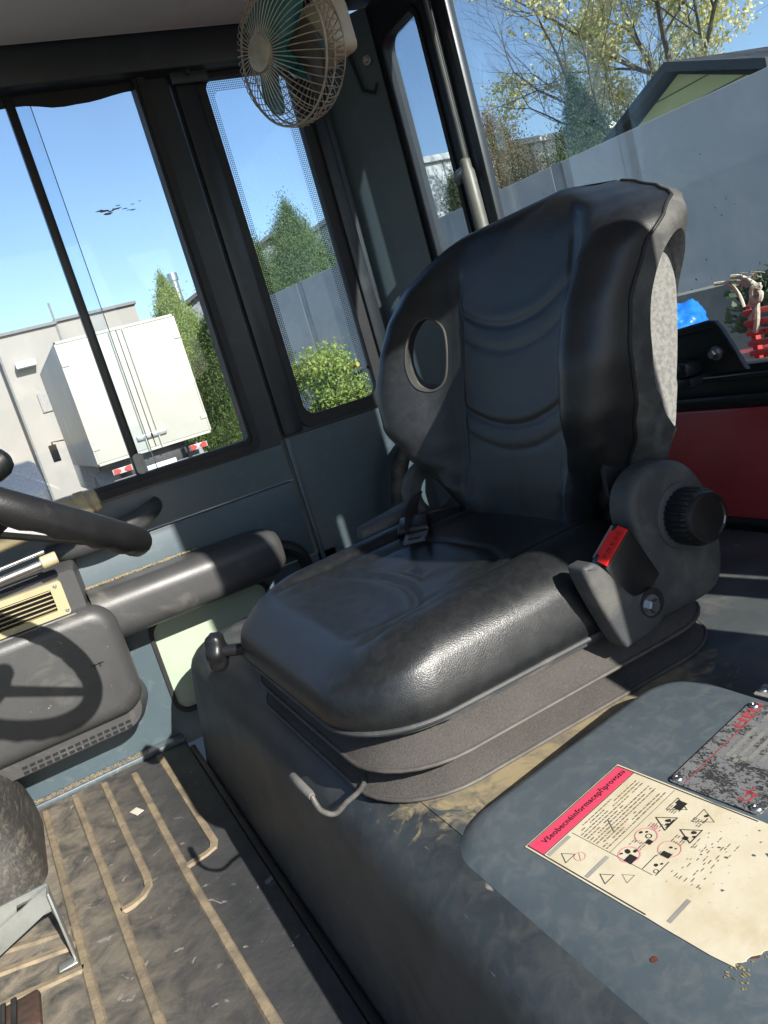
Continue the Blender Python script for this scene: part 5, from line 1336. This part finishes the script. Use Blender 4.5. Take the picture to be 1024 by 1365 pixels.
# ---- what stands right behind the rear window
cw = thing('counterweight', (.8, -1.5, GZ), 'red counterweight of the machine behind the rear window', 'counterweight')
bm = NB(); box(bm, (-.05, -1.78, -.5), (1.72, -1.10, .44), .05, 3); finish('weight_body', bm, red_paint, cw)
cr = thing('slatted_crate', (.86, -1.42, .44), 'red slatted plastic crate tied with white rope behind the rear window', 'crate')
rp = mat('red_crate_plastic', (.50, .05, .045), .45, c2=(.42, .045, .04), scale=20, dust=(.5, .3, .25), dscale=20, dmix=(.55, .8), damt=.4)
for k in range(7):
    z = .449+k*.0195; bm = NB(); box(bm, (.62, -1.315, z), (1.060, -1.300, z+.011), .003); finish('slat', bm, rp, cr)
bm = NB()
for x_ in (.62, .84, 1.050): box(bm, (x_, -1.330, .442), (x_+.012, -1.3155, .585), .002)
box(bm, (.62, -1.60, .442), (1.062, -1.3305, .50), .006); finish('crate_frame', bm, rp, cr)
rope_m = mat('white_rope_fibre', (.58, .52, .42), .9, c2=(.40, .35, .27), scale=150, bump=.6, bscale=400)
rope = thing('rope', (1.04, -1.29, .55), 'frayed pale rope knotted over the red slatted crate', 'rope')
bm = NB()
for P, r_ in (([(1.09, -1.28, .640), (1.065, -1.285, .635), (1.050, -1.290, .612), (1.045, -1.292, .585)], .0035), ([(1.075, -1.285, .638), (1.045, -1.285, .633), (1.020, -1.288, .622), (1.000, -1.290, .620)], .003),
              ([(1.055, -1.285, .645), (1.035, -1.287, .640), (1.010, -1.290, .618), (1.018, -1.288, .600), (1.028, -1.290, .588), (1.022, -1.292, .575), (1.036, -1.290, .560)], .0045), ([(1.000, -1.290, .612), (1.012, -1.285, .618), (1.018, -1.285, .598), (1.006, -1.285, .592), (1.000, -1.285, .604), (1.012, -1.290, .600), (1.020, -1.290, .560), (1.030, -1.292, .535)], .0055)):
    tube(bm, catmull([Vector(p) for p in P], 6), r_, 7)
finish('rope_strand', bm, rope_m, rope)
bm = NB(); random.seed(8)
for k in range(14):
    p = Vector((1.045-random.random()*.04, -1.286, .640-random.random()*.02)); tube(bm, catmull([p, p+Vector((random.uniform(-.012, .012), .002, random.uniform(-.004, .012))), p+Vector((random.uniform(-.03, .01), .0, random.uniform(-.02, .012)))], 4), .0009, 4)
finish('frayed_end', bm, rope_m, rope)
def heap(name, c, s, seed, amp, m, par, nx=30):
    bm = NB(); bmesh.ops.create_icosphere(bm, subdivisions=5, radius=1)
    for v in bm.verts:
        n_ = mn.fractal(v.co*1.7+Vector((seed, 0, 0)), .8, 2.1, 5); f_ = 1+amp*n_
        v.co = Vector((c[0]+v.co.x*s[0]*f_, c[1]+v.co.y*s[1]*f_, max(c[2]+v.co.z*s[2]*f_, c[2]-s[2]*.6)))
    return finish(name, bm, m, par, angle=180)
tp = thing('blue_tarp', (1.25, -1.5, .44), 'crumpled bright blue tarpaulin left of the red crate', 'tarp')
heap('tarp_sheet', (1.392, -1.46, .520), (.095, .10, .090), 3, .22, mat('blue_tarp_sheet', (.015, .17, .62), .35, c2=(.012, .13, .50), scale=20), tp)
nh = thing('dark_netting', (1.05, -1.58, .44), 'heap of dark grey netting behind the red crate', 'netting')
heap('net_heap', (1.00, -1.64, .50), (.26, .10, .11), 8, .30, mat('dark_net', (.05, .055, .055), .8, c2=(.15, .15, .14), scale=30, bump=1, bscale=90, stretch=(1, 1, 3)), nh)
lw = thing('low_wall', (2.2, -3.1, GZ), 'low beige concrete wall edge in front of the grey fence', 'wall')
bm = NB(); box(bm, (-1.5, -3.25, GZ), (3.6, -3.05, .545), .01); finish('wall_body', bm, mat('beige_concrete', (.27, .25, .20), .85, c2=(.20, .19, .16), scale=8, bump=.4, bscale=60), lw)
rng = np.random.default_rng(61); P = []
for k in range(46):
    c = np.array([rng.uniform(1.55, 2.35), -2.93+rng.uniform(-.05, .06), .47+rng.uniform(-.15, .07)]); P.append(c+rng.normal(size=(40, 3))*np.array([.05, .03, .03]))
wd = leaves('weeds', np.concatenate(P), .055, leaf_mat('weed_green', (.07, .12, .05), (.16, .19, .10), 9), None, rng, .6)
tag(wd, 'tangle of green weeds over the low beige wall', 'weeds', kind='stuff')
